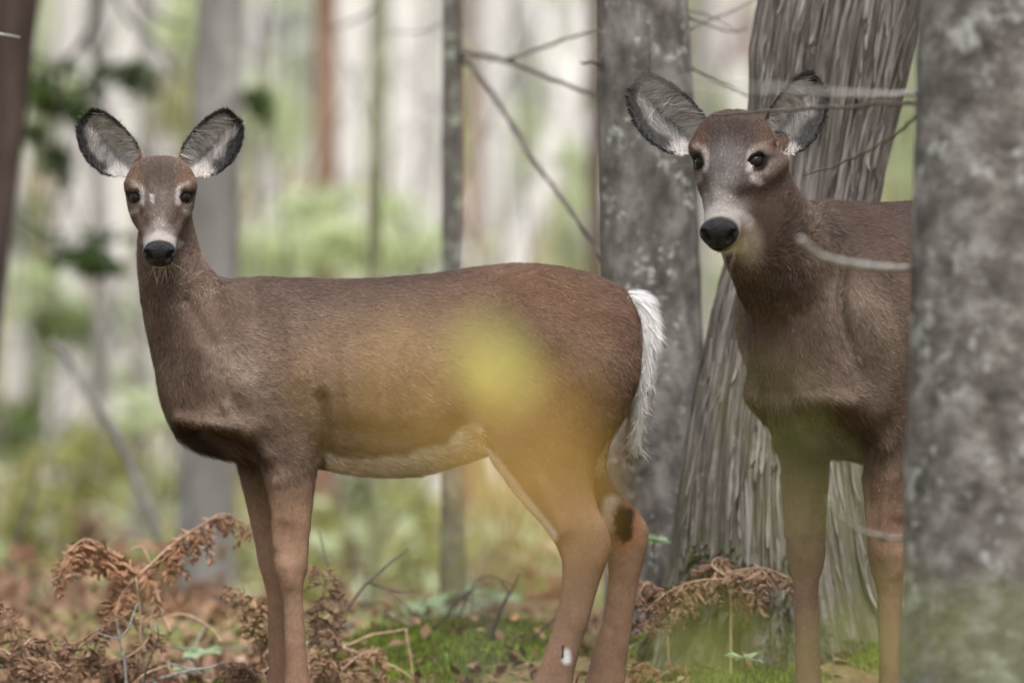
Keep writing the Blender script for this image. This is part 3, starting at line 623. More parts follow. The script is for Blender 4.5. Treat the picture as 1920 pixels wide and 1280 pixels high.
def leg_far(near, shift):
    "far leg: same build, shifted forward/back row by row"
    rows = []
    ys = [r[0] for r in shift]; a = [r[1] for r in shift]; b = [r[2] for r in shift]
    for (y, f, r, yc, hw) in near:
        rows.append((y, f+np.interp(y, ys, a), r+np.interp(y, ys, b), yc, hw))
    return rows

HEADS = [(-.006, .002, -.012, .010), (.002, .014, -.030, .025), (.016, .021, -.041, .033), (.04, .024, -.042, .0335), (.07, .030, -.041, .0355), (.10, .040, -.046, .043),
         (.13, .054, -.053, .050), (.155, .067, -.060, .061), (.18, .080, -.064, .068), (.205, .091, -.064, .071), (.23, .098, -.056, .071), (.255, .087, -.044, .060), (.275, .06, -.022, .038), (.285, .03, -.005, .02)]

FUR_M = attr_mat("deer_fur", rough=.62, spec=.28, nrm=True)
BODY_M = attr_mat("deer_coat", rough=.85, spec=.15, noise=120)
EYE_M = plain_mat("deer_eye", (.004, .003, .003), (.010, .006, .004), rough=.02, spec=.16, bump=0)
NOSE_M = plain_mat("deer_nose", (.006, .006, .007), (.014, .014, .016), rough=.20, spec=.20, scale=300, bump=1.0)
HOOF_M = plain_mat("deer_hoof", (.012, .010, .009), (.03, .026, .022), rough=.45, scale=60)

def cap_d(X, Z, p0, p1):
    d = np.array(p1, float)-np.array(p0, float); l = d@d+1e-9
    t = np.clip(((X-p0[0])*d[0]+(Z-p0[1])*d[1])/l, 0, 1)
    return np.hypot(X-p0[0]-t*d[0], Z-p0[1]-t*d[1])

def poly_interp(x, pts): 
    pts = np.array(pts, float); return np.interp(x, pts[:, 0], pts[:, 1])

def laplace(V, E, it, wt):
    n = len(V); deg = np.bincount(E.ravel(), minlength=n).astype(float)
    for k in range(it*2):
        lam = .55 if k % 2 == 0 else -.56
        acc = np.stack([np.bincount(E[:, 0], V[E[:, 1], c], n)+np.bincount(E[:, 1], V[E[:, 0], c], n) for c in range(3)], 1)
        V = V+(acc/deg[:, None]-V)*(lam*wt)[:, None]
    return V

def smooth_only(V, E, it, wt):
    n = len(V); deg = np.bincount(E.ravel(), minlength=n).astype(float)
    for k in range(it):
        acc = np.stack([np.bincount(E[:, 0], V[E[:, 1], c], n)+np.bincount(E[:, 1], V[E[:, 0], c], n) for c in range(3)], 1)
        V = V+(acc/deg[:, None]-V)*(.5*wt)[:, None]
    return V

def strands(name, roots, nrm, flow, length, col, width, parent, lift=.42, jit=.22, curl=0.0, tipdark=None):
    "flat tapered hairs as one mesh; colour and coat normal stored per point"
    n = len(roots); R = RNG
    t = flow-nrm*np.sum(flow*nrm, 1)[:, None]; t /= np.linalg.norm(t, axis=1)[:, None]+1e-9
    t = t+jit*R.normal(size=(n, 3)); t -= nrm*np.sum(t*nrm, 1)[:, None]; t /= np.linalg.norm(t, axis=1)[:, None]+1e-9
    lf = lift*(.6+.8*R.random(n))[:, None]; L = (length*(.65+.7*R.random(n)))[:, None]
    d0 = t+nrm*lf; d0 /= np.linalg.norm(d0, axis=1)[:, None]
    d1 = t+nrm*lf*.25+curl*R.normal(size=(n, 3)); d1[:, 2] -= .12; d1 /= np.linalg.norm(d1, axis=1)[:, None]
    p0 = roots-nrm*.0015; p1 = p0+d0*L*.5; p2 = p1+d1*L*.5
    s = np.cross(d0, nrm); s /= np.linalg.norm(s, axis=1)[:, None]+1e-9
    ro = R.normal(size=(n, 3)); s = s+.35*ro; s /= np.linalg.norm(s, axis=1)[:, None]
    w = (width*(.7+.6*R.random(n)))[:, None]*.5
    V = np.stack([p0-s*w, p0+s*w, p1+s*w*.75, p1-s*w*.75, p2], 1).reshape(-1, 3)
    b = (np.arange(n)*5)[:, None]
    me = mesh_from(name, V, [b+np.array([[0, 1, 2, 3]]), b+np.array([[3, 2, 4]])], FUR_M)
    c5 = np.repeat(col[:, None], 5, 1)
    if tipdark is not None:
        k = tipdark.reshape(-1, 1); c5[:, 4] *= k; c5[:, :2] *= .82
    set_attr(me, 'Col', 'FLOAT_COLOR', c5.reshape(-1, 3))
    N5 = np.repeat((nrm+.18*R.normal(size=(n, 3)))[:, None], 5, 1).reshape(-1, 3)
    N5 /= np.linalg.norm(N5, axis=1)[:, None]; set_attr(me, 'Nrm', 'FLOAT_VECTOR', N5)
    return obj(name, me, parent)

def build_deer(label, loc, rz, scale, neck, fore_far, hind_far, H, hs, yaw, pitch, ears, nfur, grey, young, fore_near=FORE_N, torso_in=0, drop=0):
    root = thing('deer', label, 'deer', loc, rz, None)
    L2W = Matrix.Translation(Vector(loc)) @ Matrix.Rotation(rz, 4, 'Z'); W2L = np.array(L2W.inverted())
    def toL(p): p = np.asarray(p, float); return p@W2L[:3, :3].T+W2L[:3, 3]
    def dirL(d): return np.asarray(d, float)@W2L[:3, :3].T
    # head frame, in root space
    th = math.radians(pitch); ya = math.radians(yaw)
    f = dirL((math.sin(ya)*math.cos(th), -math.cos(ya)*math.cos(th), -math.sin(th))); r = dirL((math.cos(ya), math.sin(ya), 0)); u = np.cross(f, r)
    O = toL(H); vth = math.radians(32)
    view = f*math.cos(vth)+u*math.sin(vth); bv = u*math.cos(vth)-f*math.sin(vth)
    hp = lambda s, uu, rr: O+hs*((.165-s)*f+uu*u+rr*r)
    parts = []; TORSO = [(x+torso_in*min(1, max(0, (500-x)/200)), t, b+drop*(1 if x < 700 else max(0, 1-(x-700)/500)), w*(1-.2*(torso_in > 0)*(x < 420))) for x, t, b, w in globals()['TORSO']]
    A = [cz(x, t)*scale for x, t, b, w in TORSO]; B = [cz(x, b)*scale for x, t, b, w in TORSO]; W = [np.array([0, w*scale, 0]) for *_, w in TORSO]
    parts.append(loft(A, B, W, 2.25, 48, egg=.10))
    A = [cz(*a)*scale for a, b, w in neck]; B = [cz(*b)*scale for a, b, w in neck]; W = [np.array([0, w*scale, 0]) for a, b, w in neck]
    # the top of the neck bends over into the head
    top = hp(.245, .005, 0); hv = (u*.35-f*.2); k = (A[-1]-B[-1])
    A.append(top+hs*(.035*f+.01*u)); B.append(top-hs*(.045*f-.02*u)); W.append(r*.05*hs)
    parts.append(loft(A, B, W, 2.1, 40))
    for rows, sgn in ((fore_near, -1), (fore_far, 1), (HIND_N, -1), (hind_far, 1)):
        A = [cz(a, y)*scale+np.array([0, sgn*yc*scale, 0]) for y, a, b, yc, w in rows]; B = [cz(b, y)*scale+np.array([0, sgn*yc*scale, 0]) for y, a, b, yc, w in rows]
        W = [np.array([0, w*scale, 0]) for *_, w in rows]
        parts.append(loft(A, B, W, 2.1, 32))
    parts.append(loft([hp(s, t, 0) for s, t, b, w in HEADS], [hp(s, b, 0) for s, t, b, w in HEADS], [r*w*hs*(1 if young else .93) for *_, w in HEADS], 2.08, 40, egg=-.17))
    for (bp, tp, *_e) in ears:
        b_, t_ = toL(bp), toL(tp); a_ = (t_-b_)/np.linalg.norm(t_-b_); inn = O+hs*(-.055*f+.035*u)+.35*((b_-O)@r)*r
        c0, c1, c2, c3 = inn, b_-a_*.012*hs-view*.030*hs, b_+a_*.012*hs-view*.044*hs, b_+a_*.034*hs-view*.050*hs
        sdv = np.cross(a_, view); sdv /= np.linalg.norm(sdv)
        parts.append(loft([c+sdv*w*hs for c, w in ((c0, .034), (c1, .028), (c2, .024), (c3, .010))], [c-sdv*w*hs for c, w in ((c0, .034), (c1, .028), (c2, .024), (c3, .010))], [view*w*hs for w in (.034, .024, .016, .006)], 2.0, 24))
    bag = Bag()
    for V, fl in parts: bag.add(V, fl)
    tmp = bpy.data.objects.new('tmp', bag.mesh('tmp', None)); COL.objects.link(tmp)
    md = tmp.modifiers.new('r', 'REMESH'); md.mode = 'VOXEL'; md.voxel_size = .0046*scale
    dg = bpy.context.evaluated_depsgraph_get(); ev = tmp.evaluated_get(dg); me = bpy.data.meshes.new_from_object(ev)
    bpy.data.objects.remove(tmp); me.name = 'body'
    nv = len(me.vertices); V = np.empty(nv*3, np.float32); me.vertices.foreach_get('co', V); V = V.reshape(-1, 3).astype(float)
    E = np.empty(len(me.edges)*2, np.int32); me.edges.foreach_get('vertices', E); E = E.reshape(-1, 2)
    hd = np.linalg.norm(V-(O-f*.02*hs), axis=1)
    wh = sstep(.13*hs, .20*hs, hd)
    V = smooth_only(V, E, 4, np.ones(nv)); V = smooth_only(V, E, 26, wh*sstep(.30*scale, .62*scale, V[:, 2])); V = laplace(V, E, 10, wh)
    def put(V):
        me.vertices.foreach_set('co', V.astype(np.float32).ravel()); me.update()
        n = np.empty(nv*3, np.float32); me.vertex_normals.foreach_get('vector', n); return n.reshape(-1, 3).astype(float)
    Nn = put(V)
    # ---- sculpted relief, in canonical side-view pixels
    def canon(V): c = V/scale; return c[:, 0]*PPM+PX0, GY-c[:, 2]*PPM, c[:, 1]
    X, Z, Yd = canon(V); Z = Z-drop*sstep(700, 890, Z)*sstep(1080, 960, Z); side = sstep(.2, .6, np.abs(Nn[:, 1])); notfar = wh
    D = np.zeros(nv)
    for p0, p1, rad, dep in [((473, 528), (478, 600), 16, -.004), ((606, 745), (612, 850), 13, -.012), ((405, 650), (450, 720), 55, .012), ((860, 800), (905, 850), 14, -.010), ((640, 800), (760, 812), 22, -.004),
                             ((1000, 560), (1080, 700), 70, .010), ((930, 540), (905, 760), 30, -.008), ((365, 818), (462, 848), 20, -.014), ((340, 782), (440, 792), 12, .007), ((430, 760), (500, 850), 14, .005), ((700, 700), (860, 690), 80, .006),
                             ((520, 900), (515, 1020), 8, .003), ((430, 545), (455, 640), 26, .005), ((545, 560), (560, 700), 30, .004),
                             ((395, 780), (480, 800), 20, .008), ((350, 560), (400, 640), 14, -.004), ((545, 1062), (548, 1085), 16, .003), ((535, 895), (540, 965), 16, .004), ((1010, 900), (1050, 990), 16, .003), ((640, 640), (660, 780), 10, .002), ((700, 640), (715, 790), 10, .002), ((760, 640), (770, 790), 10, .002)]:
        D += 1.8*dep*np.exp(-(cap_d(X, Z, p0, p1)/rad)**2)*side*notfar
    D += wh*(.0035*fbm(V*9, 2)+.0012*fbm(V*40, 2))
    fa, fb = ((V-O)@r)/hs, ((V-O)@bv)/hs; fx, fy = np.abs(fa)*900, 402-fb*900
    ff = sstep(-.1, .4, Nn@view)*(1-wh)
    D += hs*ff*(.010*np.exp(-(np.hypot(fx-53, (fy-350)*1.1)/17)**2) - .010*np.exp(-(np.hypot(fx-47, fy-372)/10)**2) - .005*np.exp(-(cap_d(fx, fy, (44, 395), (26, 430))/11)**2) + .003*np.exp(-(cap_d(fx, fy, (0, 380), (0, 435))/12)**2)
                 - .003*np.exp(-(cap_d(fx, fy, (0, 320), (0, 350))/12)**2))
    V = V+Nn*(D*1.0)[:, None]; Nn = put(V)
    # ---- coat colour, with some body light and shade put in
    jawx = lambda a, b: None
    def coat(V, Nn):
        X, Z, Yd = canon(V); Z = Z-drop*sstep(700, 890, Z)*sstep(1080, 960, Z); n = len(V); hdist = np.linalg.norm(V-(O-f*.02*hs), axis=1)
        lo = fbm(V*7, 3)[:, None]; hi = fbm(V*45, 2)[:, None]
        g = np.array(grey)
        C = np.tile(srgb(113, 93, 80)*g, (n, 1)); ln = np.full(n, .0135)
        def put_c(c, w):
            nonlocal C; w = np.clip(w, 0, 1)[:, None]; C = C*(1-w)+(np.asarray(c))*w
        near = lambda p0, p1, rad, so=.6: 1-sstep(rad*(1-so), rad*(1+so), cap_d(X, Z, p0, p1))
        put_c(srgb(82, 63, 54)*g, sstep(660, 515, Z+30*lo[:, 0])*.95*sstep(400, 520, X)*wfun(V))            # darker back
        put_c(srgb(118, 88, 69)*g, sstep(760, 980, X)*.55)
        put_c(srgb(130, 106, 89)*g, near((560, 700), (800, 720), 60)*.45); put_c(srgb(98, 68, 53)*g, near((1000, 540), (1170, 600), 40)*.6); put_c(srgb(78, 60, 51)*g, near((420, 530), (445, 620), 20)*.35)  # last patch: shading of the neck-shoulder edge painted into the coat
        put_c(srgb(104, 83, 70)*g, near((330, 480), (340, 720), 60)*.6)
        put_c(srgb(70, 53, 43)*g, near((300, 500), (330, 640), 34)*.45)
        put_c(srgb(164, 144, 128)*g, near((430, 690), (455, 740), 45)*.6)  # soft shoulder highlight painted into the coat
        put_c(srgb(164, 130, 104)*g, sstep(850, 980, Z)*.75)
        put_c(srgb(140, 107, 86)*g, sstep(1120, 1250, Z)*.5)
        put_c(srgb(84, 62, 52)*g, near((345, 812), (470, 852), 26)*.85)
        put_c(srgb(32, 24, 21), near((332, 800), (400, 848), 13)*.85*sstep(.10, .05, np.abs(Yd)))
        put_c(srgb(150, 132, 116), near((350, 790), (420, 785), 7)*.35); ln += .012*near((345, 820), (470, 850), 30)
        belly = poly_interp(X, [(560, 895), (600, 858), (640, 850), (700, 856), (760, 851), (830, 829), (880, 790), (905, 800), (930, 860), (960, 900), (1000, 950)])
        wb = sstep(-9, 9, Z-belly+9*hi[:, 0])*(X > 612)*sstep(1010, 985, X)*(Z < 905)*sstep(.14, .12, np.abs(Yd)*(X > 905))
        wb = np.where(X > 905, wb*(np.abs(Yd) < .05), wb)
        put_c(srgb(246, 241, 234), wb); ln += .008*wb
        put_c(srgb(160, 130, 105), (sstep(880, 897, Z)*(X > 600)*(X < 900)*.3)*wb)
        inner = (np.abs(Yd) < .075)*(Z > 800)*(X > 880)
        put_c(srgb(244, 238, 230), (1-sstep(9, 20, cap_d(X, Z, (905, 842), (1030, 1000))))*(Z > 835)*.92*(np.abs(Yd) < .13))
        put_c(srgb(214, 200, 188), near((1170, 760), (1120, 860), 26)*inner*.8)
        # rump patch below the tail, hock gland, inner white tuft
        put_c(srgb(222, 212, 205), near((1205, 640), (1185, 760), 22)*.75*(np.abs(Yd) < .06))
        far = (Yd > .03)
        put_c(srgb(238, 228, 218), near((1146, 944), (1138, 985), 15, .5)*far*(Nn[:, 1] < .2)); 
        put_c(srgb(168, 104, 66), near((1172, 968), (1172, 1005), 29, .5)*far*.6*(Nn[:, 1] < .2))
        put_c(srgb(22, 13, 10), (1-sstep(11, 25, cap_d(X, Z, (1171, 968), (1170, 1000))+9*fbm(V*130, 2)))*far*(Nn[:, 1] < .2))
        put_c(srgb(235, 232, 230), near((1061, 1220), (1062, 1232), 8, .6)*(Yd < 0)*(Nn[:, 1] < -.2)); put_c(srgb(20, 14, 12), near((1055, 1208), (1054, 1226), 3.0, .5)*(Yd < 0)*(Nn[:, 1] < -.2))
        ln = np.where(Z > 860, ln*np.interp(Z, [860, 960, 1100], [1, .55, .42]), ln)
        # ---- head
        tax = np.clip(((V-O)@f)/hs, -.075, .15); m = sstep(.105, .082, np.linalg.norm((V-O)/hs-tax[:, None]*f-.004*u, axis=1))
        fa, fb = ((V-O)@r)/hs, ((V-O)@bv)/hs; ax, fy = np.abs(fa)*900, 402-fb*900; sx = fa*900
        front = sstep(-.35, .1, Nn@view)
        def fc(c, w):
            nonlocal C; w = np.clip(w*m, 0, 1)[:, None]; C = C*(1-w)+np.asarray(c)*w
        nf = lambda p0, p1, rad, so=.5: 1-sstep(rad*(1-so), rad*(1+so), cap_d(ax, fy+3*hi[:, 0], p0, p1))
        fc(srgb(98, 79, 68)*g, front)
        fc(srgb(110, 80, 60)*g, nf((60, 320), (48, 345), 22)*front*.6)
        fc(srgb(70, 56, 49)*g, nf((0, 290), (0, 350), 36)*front*.85)
        if young: fc(srgb(120, 104, 98), nf((0, 286), (14, 287), 9)*front*.8)
        fc(srgb(*((100, 86, 78) if young else (104, 97, 95))), nf((0, 375), (0, 430), 26 if young else 34)*front*.9)
        fc(srgb(74, 60, 52)*g, nf((30, 385), (20, 415), 10)*front*.55)
        fc(srgb(96, 76, 64)*g, nf((45, 400), (40, 440), 13)*front*.4)
        fc(srgb(134, 125, 119), nf((0, 426), (12, 436), 14 if young else 24)*front*.7)
        fc(srgb(164, 157, 151), nf((0, 440), (33, 458), 9 if young else 11)*front*.85)
        fc(srgb(172, 156, 142), nf((36, 352), (50, 347), 5, .8)*front*.5)
        fc(srgb(186, 178, 172), nf((32, 358), (33, 382), 4.5, .7)*front*.65); fc(srgb(176, 166, 158), (1-sstep(2, 5, np.abs(np.hypot(ax-48, fy-372)-18)))*front*.16)
        fc(srgb(184, 176, 170), nf((42, 394), (54, 402), 4, .9)*front*.55)
        fc(srgb(22, 15, 12), nf((48, 372), (48, 372), 12, .25)*front*.95)
        fc(srgb(16, 11, 9), nf((42, 358), (66, 364), 3.6, .5)*front*.9)
        if young: fc(srgb(215, 210, 210), (1-sstep(1.5, 4.5, cap_d(sx, fy, (-14, 368), (-12, 380))))*front*.55)
        fc(srgb(14, 12, 12), sstep(.132, .140, ((V-O)@f)/hs)*front*sstep(-.034, -.026, ((V-O)@u)/hs)); fc(srgb(226, 216, 206), sstep(474, 486, fy)*sstep(508, 498, fy)*sstep(40, 28, ax)*sstep(-.026, -.031, ((V-O)@u)/hs)*(((V-O)@f)/hs > .085))
        pass
        if not young:
            put_c(srgb(205, 188, 172), (1-sstep(.010, .036, np.hypot(fa-.036, (fb+.098)*.7)))*.6*(hdist < .3*hs))
        ln = ln*(1-m)+m*.0085
        ln *= np.where(m > .5, 1-.45*sstep(420, 445, fy)*front, 1)
        C = C*.92+.08*C.mean(1)[:, None]; C = np.where(C.mean(1)[:, None] < .6, C*.92, C); C = C*(1+.24*lo+.14*hi); return np.clip(C, .002, .9), ln
    def wfun(V): return sstep(.13*hs, .20*hs, np.linalg.norm(V-(O-f*.02*hs), axis=1))
    Cv, _ = coat(V, Nn); set_attr(me, 'Col', 'FLOAT_COLOR', Cv*.72)
    me.materials.clear(); me.materials.append(BODY_M); me.polygons.foreach_set('use_smooth', np.ones(len(me.polygons), bool))
    body = obj('body', me, root)
    # ---- fur
    me.calc_loop_triangles(); T = np.empty(len(me.loop_triangles)*3, np.int32); me.loop_triangles.foreach_get('vertices', T); T = T.reshape(-1, 3)
    a, b, c = V[T[:, 0]], V[T[:, 1]], V[T[:, 2]]; ar = np.linalg.norm(np.cross(b-a, c-a), axis=1)
    ctr = (a+b+c)/3; dens = np.where(np.linalg.norm(ctr-O, axis=1) < .2*hs, 5.5, 1.0)*np.where(ctr[:, 2] < .42*scale, 1.7, 1.0)
    pr = ar*dens; pr /= pr.sum(); ti = RNG.choice(len(T), nfur, p=pr); q = RNG.random((nfur, 2)); q = np.where((q.sum(1) > 1)[:, None], 1-q, q)
    def bary(Q): return Q[T[ti, 0]]*(1-q.sum(1))[:, None]+Q[T[ti, 1]]*q[:, :1]+Q[T[ti, 2]]*q[:, 1:]
    pr_ = bary(V); nr = bary(Nn); nr /= np.linalg.norm(nr, axis=1)[:, None]
    X, Z, Yd = canon(pr_); wn = sstep(470, 380, X)[:, None]*sstep(820, 700, Z)[:, None]; wl = sstep(840, 920, Z)[:, None]*np.where(X > 640, sstep(905, 960, X), 1.0)[:, None]
    flow = np.array([1, 0, -.35])[None]*(1-wn)+np.array([.2, 0, -1])[None]*wn; flow = flow*(1-wl)+np.array([.12, 0, -1])[None]*wl
    ham = (sstep(930, 1010, X)*sstep(600, 720, Z))[:, None]; flow = flow+ham*np.array([.1, 0, -.8])[None]
    fm = (1-wfun(pr_))[:, None]; flow = flow*(1-fm)+fm*(-f+.45*u+.5*r*np.sign((pr_-O)@r)[:, None])
    flow = flow+.25*np.stack([fbm(pr_*14+k*31, 2) for k in range(3)], 1)
    Cf, ln = coat(pr_, nr)
    tone = np.exp(RNG.normal(0, 1, nfur)*np.where(np.linalg.norm(pr_-O, axis=1) < .2*hs, .42, .27))[:, None]*np.where(RNG.random(nfur) < .12, .55, 1.0)[:, None]*(1+.22*fbm(pr_*np.array([38, 60, 85]), 2))[:, None]; tone = 1+(tone-1)*np.where(Z > 880, .75, 1.0)[:, None]
    # keep eyes and nose free of hair
    fa, fb = ((pr_-O)@r)/hs, ((pr_-O)@bv)/hs; ex = (np.hypot(np.abs(fa)*900-48, 402-fb*900-372) < 13.5) & (np.linalg.norm(pr_-O, axis=1) < .2*hs)
    fwd = ((pr_-O)@f)/hs; up = ((pr_-O)@u)/hs; nz = (fwd > .133) & (up > -.034) & (np.linalg.norm(pr_-O, axis=1) < .25*hs)
    keep = ~((ex & (nr@view > 0)) | nz) & (pr_[:, 2] > .025*scale)
    fur = strands('fur', pr_[keep], nr[keep], flow[keep], (ln*scale)[keep], (Cf*tone)[keep], np.where(ln < .01, .0008, .0010)[keep], root, tipdark=np.where((RNG.random(keep.sum()) < .4) & (Z[keep] < 880), .55, 1.12))
    fur['kind'] = 'stuff'
    # ---- eyes
    bvh = BVHTree.FromPolygons([tuple(x) for x in V], [tuple(t) for t in T])
    for sg in (-1, 1):
        o0 = O+r*sg*(.053 if young else .049)*hs+bv*.0335*hs+view*.5
        hit = bvh.ray_cast(Vector(o0), Vector(-view)); 
        pt = np.array(hit[0]) if hit[0] is not None else O+r*sg*.05*hs
        nn = r*sg*.62+view*.75; nn /= np.linalg.norm(nn)
        V0, F0 = uv_ball(24, 16); V1 = V0*np.array([.0160, .0160, .0180])*hs
        Mx = np.stack([np.cross(bv, nn), nn, bv], 1); 
        e = obj('eye', mesh_from('eye', V1@Mx.T+pt-nn*.0088*hs, F0, EYE_M), root)
        # upper lid and lash
        t = np.linspace(-1, 1, 15); lidp = pt+hs*(np.outer(t*.0170, np.cross(bv, nn))+np.outer(.0168*(1-t**2*.8)+.0005, bv)+np.outer(.0045-.010*t**2, nn))
        Vt, Ft = tube(lidp, hs*(.0028*(1-.5*t**2)), 8); le = mesh_from('eyelid', Vt, Ft, BODY_M); set_attr(le, 'Col', 'FLOAT_COLOR', np.tile(srgb(24, 17, 14), (len(Vt), 1))); obj('eyelid', le, e)
    # ---- nose
    V0, F0 = uv_ball(56, 40)
    x, y, z = V0.T; q = np.stack([spow(x, .86), spow(y, .8), spow(z, .9)], 1)
    taper = 1-.17*np.clip(-q[:, 2], 0, 1)+.02*q[:, 2]
    pn = np.stack([q[:, 0]*.0345*taper, q[:, 1]*.017, q[:, 2]*.0265], 1)
    for sg in (-1, 1):
        dn = cap_d(pn[:, 0]*sg, pn[:, 2], (.0185, -.006), (.0262, .006)); pn[:, 1] -= .0105*np.exp(-(dn/.0050)**2)*(pn[:, 1] > 0)
        pn[:, 1] += .003*np.exp(-(cap_d(pn[:, 0]*sg, pn[:, 2], (.028, -.002), (.026, .012))/.005)**2)*(pn[:, 1] > 0)
    pn[:, 1] -= .003*np.exp(-(pn[:, 0]/.0022)**2)*(pn[:, 1] > 0)*(pn[:, 2] < .0)
    fn = f*.93+u*.20; fn /= np.linalg.norm(fn); un = np.cross(r, fn)*-1
    obj('nose', mesh_from('nose', hp(.008, .003, 0)+hs*(1 if young else .94)*(np.outer(pn[:, 0], r)+np.outer(pn[:, 1], fn)+np.outer(pn[:, 2], un)), F0, NOSE_M), root)
    # ---- whiskers and chin hairs
    nw = 22; wr = np.stack([hp(.012+.03*RNG.random(), -.034, (RNG.random()-.5)*.05) for _ in range(nw)])
    wd = np.tile(-bv*1.0+view*.25, (nw, 1))+.35*RNG.normal(size=(nw, 3))
    wk = strands('whiskers', wr, np.tile(view, (nw, 1)), wd, np.full(nw, .036*hs), np.tile(srgb(190, 175, 160), (nw, 1)), np.full(nw, .0005), root, lift=.1, jit=.1); wk['kind'] = 'stuff'
    # ---- ears
    for (bp, tp, nv_, wl_, lat_sign, cupd) in ears:
        bp, tp = toL(bp), toL(tp); ax = tp-bp; Le = np.linalg.norm(ax); ax /= Le; nv2 = dirL(nv_); nv2 = nv2-ax*(nv2@ax); nv2 /= np.linalg.norm(nv2)
        wv = np.cross(ax, nv2); 
        if (wv@r)*lat_sign < 0: wv = -wv
        K, M = 30, 29; t = np.linspace(0, 1, K); ph = np.linspace(-1, 1, M)
        tt = [0, .06, .15, .28, .5, .7, .84, .93, .98, 1]
        med = np.interp(t, tt, [.06, .12, .18, .225, .245, .232, .195, .15, .095, 0.0])*wl_; lat = np.interp(t, tt, [.06, .14, .25, .345, .385, .35, .275, .20, .12, 0.0])*wl_
        hw = np.where(ph[None] < 0, med[:, None], lat[:, None])*Le
        dep = np.interp(t, [0, .1, .3, .6, .9, 1], [.14, .24, .30, .24, .09, .0])*Le*cupd
        def surf(off):
            Xw = hw*ph[None]; Dp = -dep[:, None]*(1-np.abs(ph[None])**1.8)-off*(1-.85*np.abs(ph[None])**6)*np.minimum(1, (1-t)[:, None]*8+.08)
            tb = t[:, None]*Le*np.ones_like(Xw)
            return bp+tb[..., None]*ax+Xw[..., None]*wv+Dp[..., None]*nv2
        Vi = surf(0).reshape(-1, 3); Vo = surf(.010).reshape(-1, 3)
        tg, pg = np.repeat(t, M), np.tile(ph, K)
        edge = np.maximum(np.abs(pg), (tg-.45)/.55*1.0)
        nz_ = fbm(Vi*70, 3)
        Ci = np.tile(srgb(166, 160, 157), (K*M, 1))
        def ec(Ct, c, w): w = np.clip(w, 0, 1)[:, None]; return Ct*(1-w)+np.asarray(c)*w
        Ci = ec(Ci, srgb(58, 50, 48), np.exp(-((pg-.12)/.30)**2-((tg-.52)/.28)**2)*.75)  # shadow inside the ear cup, painted as a dark centre
        Ci = ec(Ci, srgb(234, 229, 226), np.exp(-((pg+.55)/.3)**2)*np.exp(-((tg-.42)/.3)**2)*.9); Ci = ec(Ci, srgb(200, 192, 186), np.exp(-((tg-.16)/.12)**2)*.6)
        rimw = np.maximum(sstep(.44, .80, pg+.16*nz_)*sstep(.14, .34, tg), sstep(.72, .93, tg+.10*nz_)); rimw = np.maximum(rimw, sstep(.86, .99, -pg)*sstep(.4, .7, tg))
        darkrim = .96 if young else .88
        Ci = ec(Ci, srgb(14, 12, 12), rimw*darkrim); Ci = ec(Ci, srgb(24, 20, 20), (sstep(.4, .8, pg+.3*nz_)*sstep(.25, .5, tg)*(.55 if young else .3)))
        Co = ec(np.tile(srgb(110, 82, 64), (K*M, 1)), srgb(20, 16, 14), np.maximum(sstep(.55, .95, tg), sstep(.8, 1, np.abs(pg))*sstep(.3, .5, tg)))
        Co = ec(Co, srgb(225, 218, 210), sstep(.15, .0, tg)*sstep(.2, .6, pg))
        Fi = grid_faces(K, M, False); eb = Bag(); eb.add(Vi, Fi, Ci*.8); eb.add(Vo, Fi[:, ::-1], Co*.8)
        rim = np.concatenate([np.arange(K)*M, (K-1)*M+np.arange(1, M), (np.arange(K-1)*M+M-1)[::-1]]); n0 = K*M
        eb.add(np.zeros((0, 3)), np.stack([rim[:-1], rim[1:], rim[1:]+n0, rim[:-1]+n0], 1)-eb.n, np.zeros((0, 3)))
        eo = obj('ear', eb.mesh('ear', BODY_M), root)
        # hairs: long pale ones from the inner edge, short dark ones on the rim
        mi = 9000; gp = (np.repeat((med+lat)**1.0, M)*(tg < .975)); gp /= gp.sum(); kk = RNG.choice(K*M, mi, p=gp); jt = RNG.normal(size=(mi, 3))*.0016
        dPt = np.gradient(Vi.reshape(K, M, 3), axis=0).reshape(-1, 3); dPp = np.gradient(Vi.reshape(K, M, 3), axis=1).reshape(-1, 3)
        nn = np.cross(dPt, dPp); nn /= np.linalg.norm(nn, axis=1)[:, None]+1e-9; nn *= np.sign(nn@nv2)[:, None]
        pp, tq = pg[kk], tg[kk]
        fl = ax[None]*(.5+.3*tq)[:, None]+wv[None]*(np.where(pp < .0, .9, .15))[:, None]
        fl = np.where((pp > .3)[:, None], ax[None]*.8-wv[None]*.5, fl)
        wild = np.stack([fbm(Vi[kk]*38+9*k_, 2) for k_ in range(3)], 1)
        fl = fl+.8*wild
        isr = rimw[kk] > .5
        Lh = np.where(isr, .007, .022+.016*(pp < -.1))*hs
        cc = .78*Ci[kk]*np.exp(RNG.normal(0, .28, mi))[:, None]
        s1 = strands('ear_fur', Vi[kk]+jt, nn[kk]*.55+nv2*.45, fl, Lh, np.clip(cc, .004, .85), np.full(mi, .0010), eo, lift=.28, jit=.25); s1['kind'] = 'stuff'
        mo = 3500; kk = RNG.choice(K*M, mo, p=gp); no = -nn[kk]
        s2 = strands('ear_back_fur', Vo[kk]+RNG.normal(size=(mo, 3))*.0016, no, np.tile(ax, (mo, 1)), np.full(mo, .009*hs), Co[kk]*np.exp(RNG.normal(0, .2, mo))[:, None], np.full(mo, .0011), eo, lift=.3); s2['kind'] = 'stuff'
        # fuzzy outline
        rr = np.repeat(rim[tg[rim] < .985], 26); Pm = Vi[rr]+RNG.normal(size=(len(rr), 3))*.0016; od = wv[None]*np.sign(pg[rr])[:, None]*(.9*(1-tg[rr]))[:, None]+ax[None]*(.5+tg[rr])[:, None]
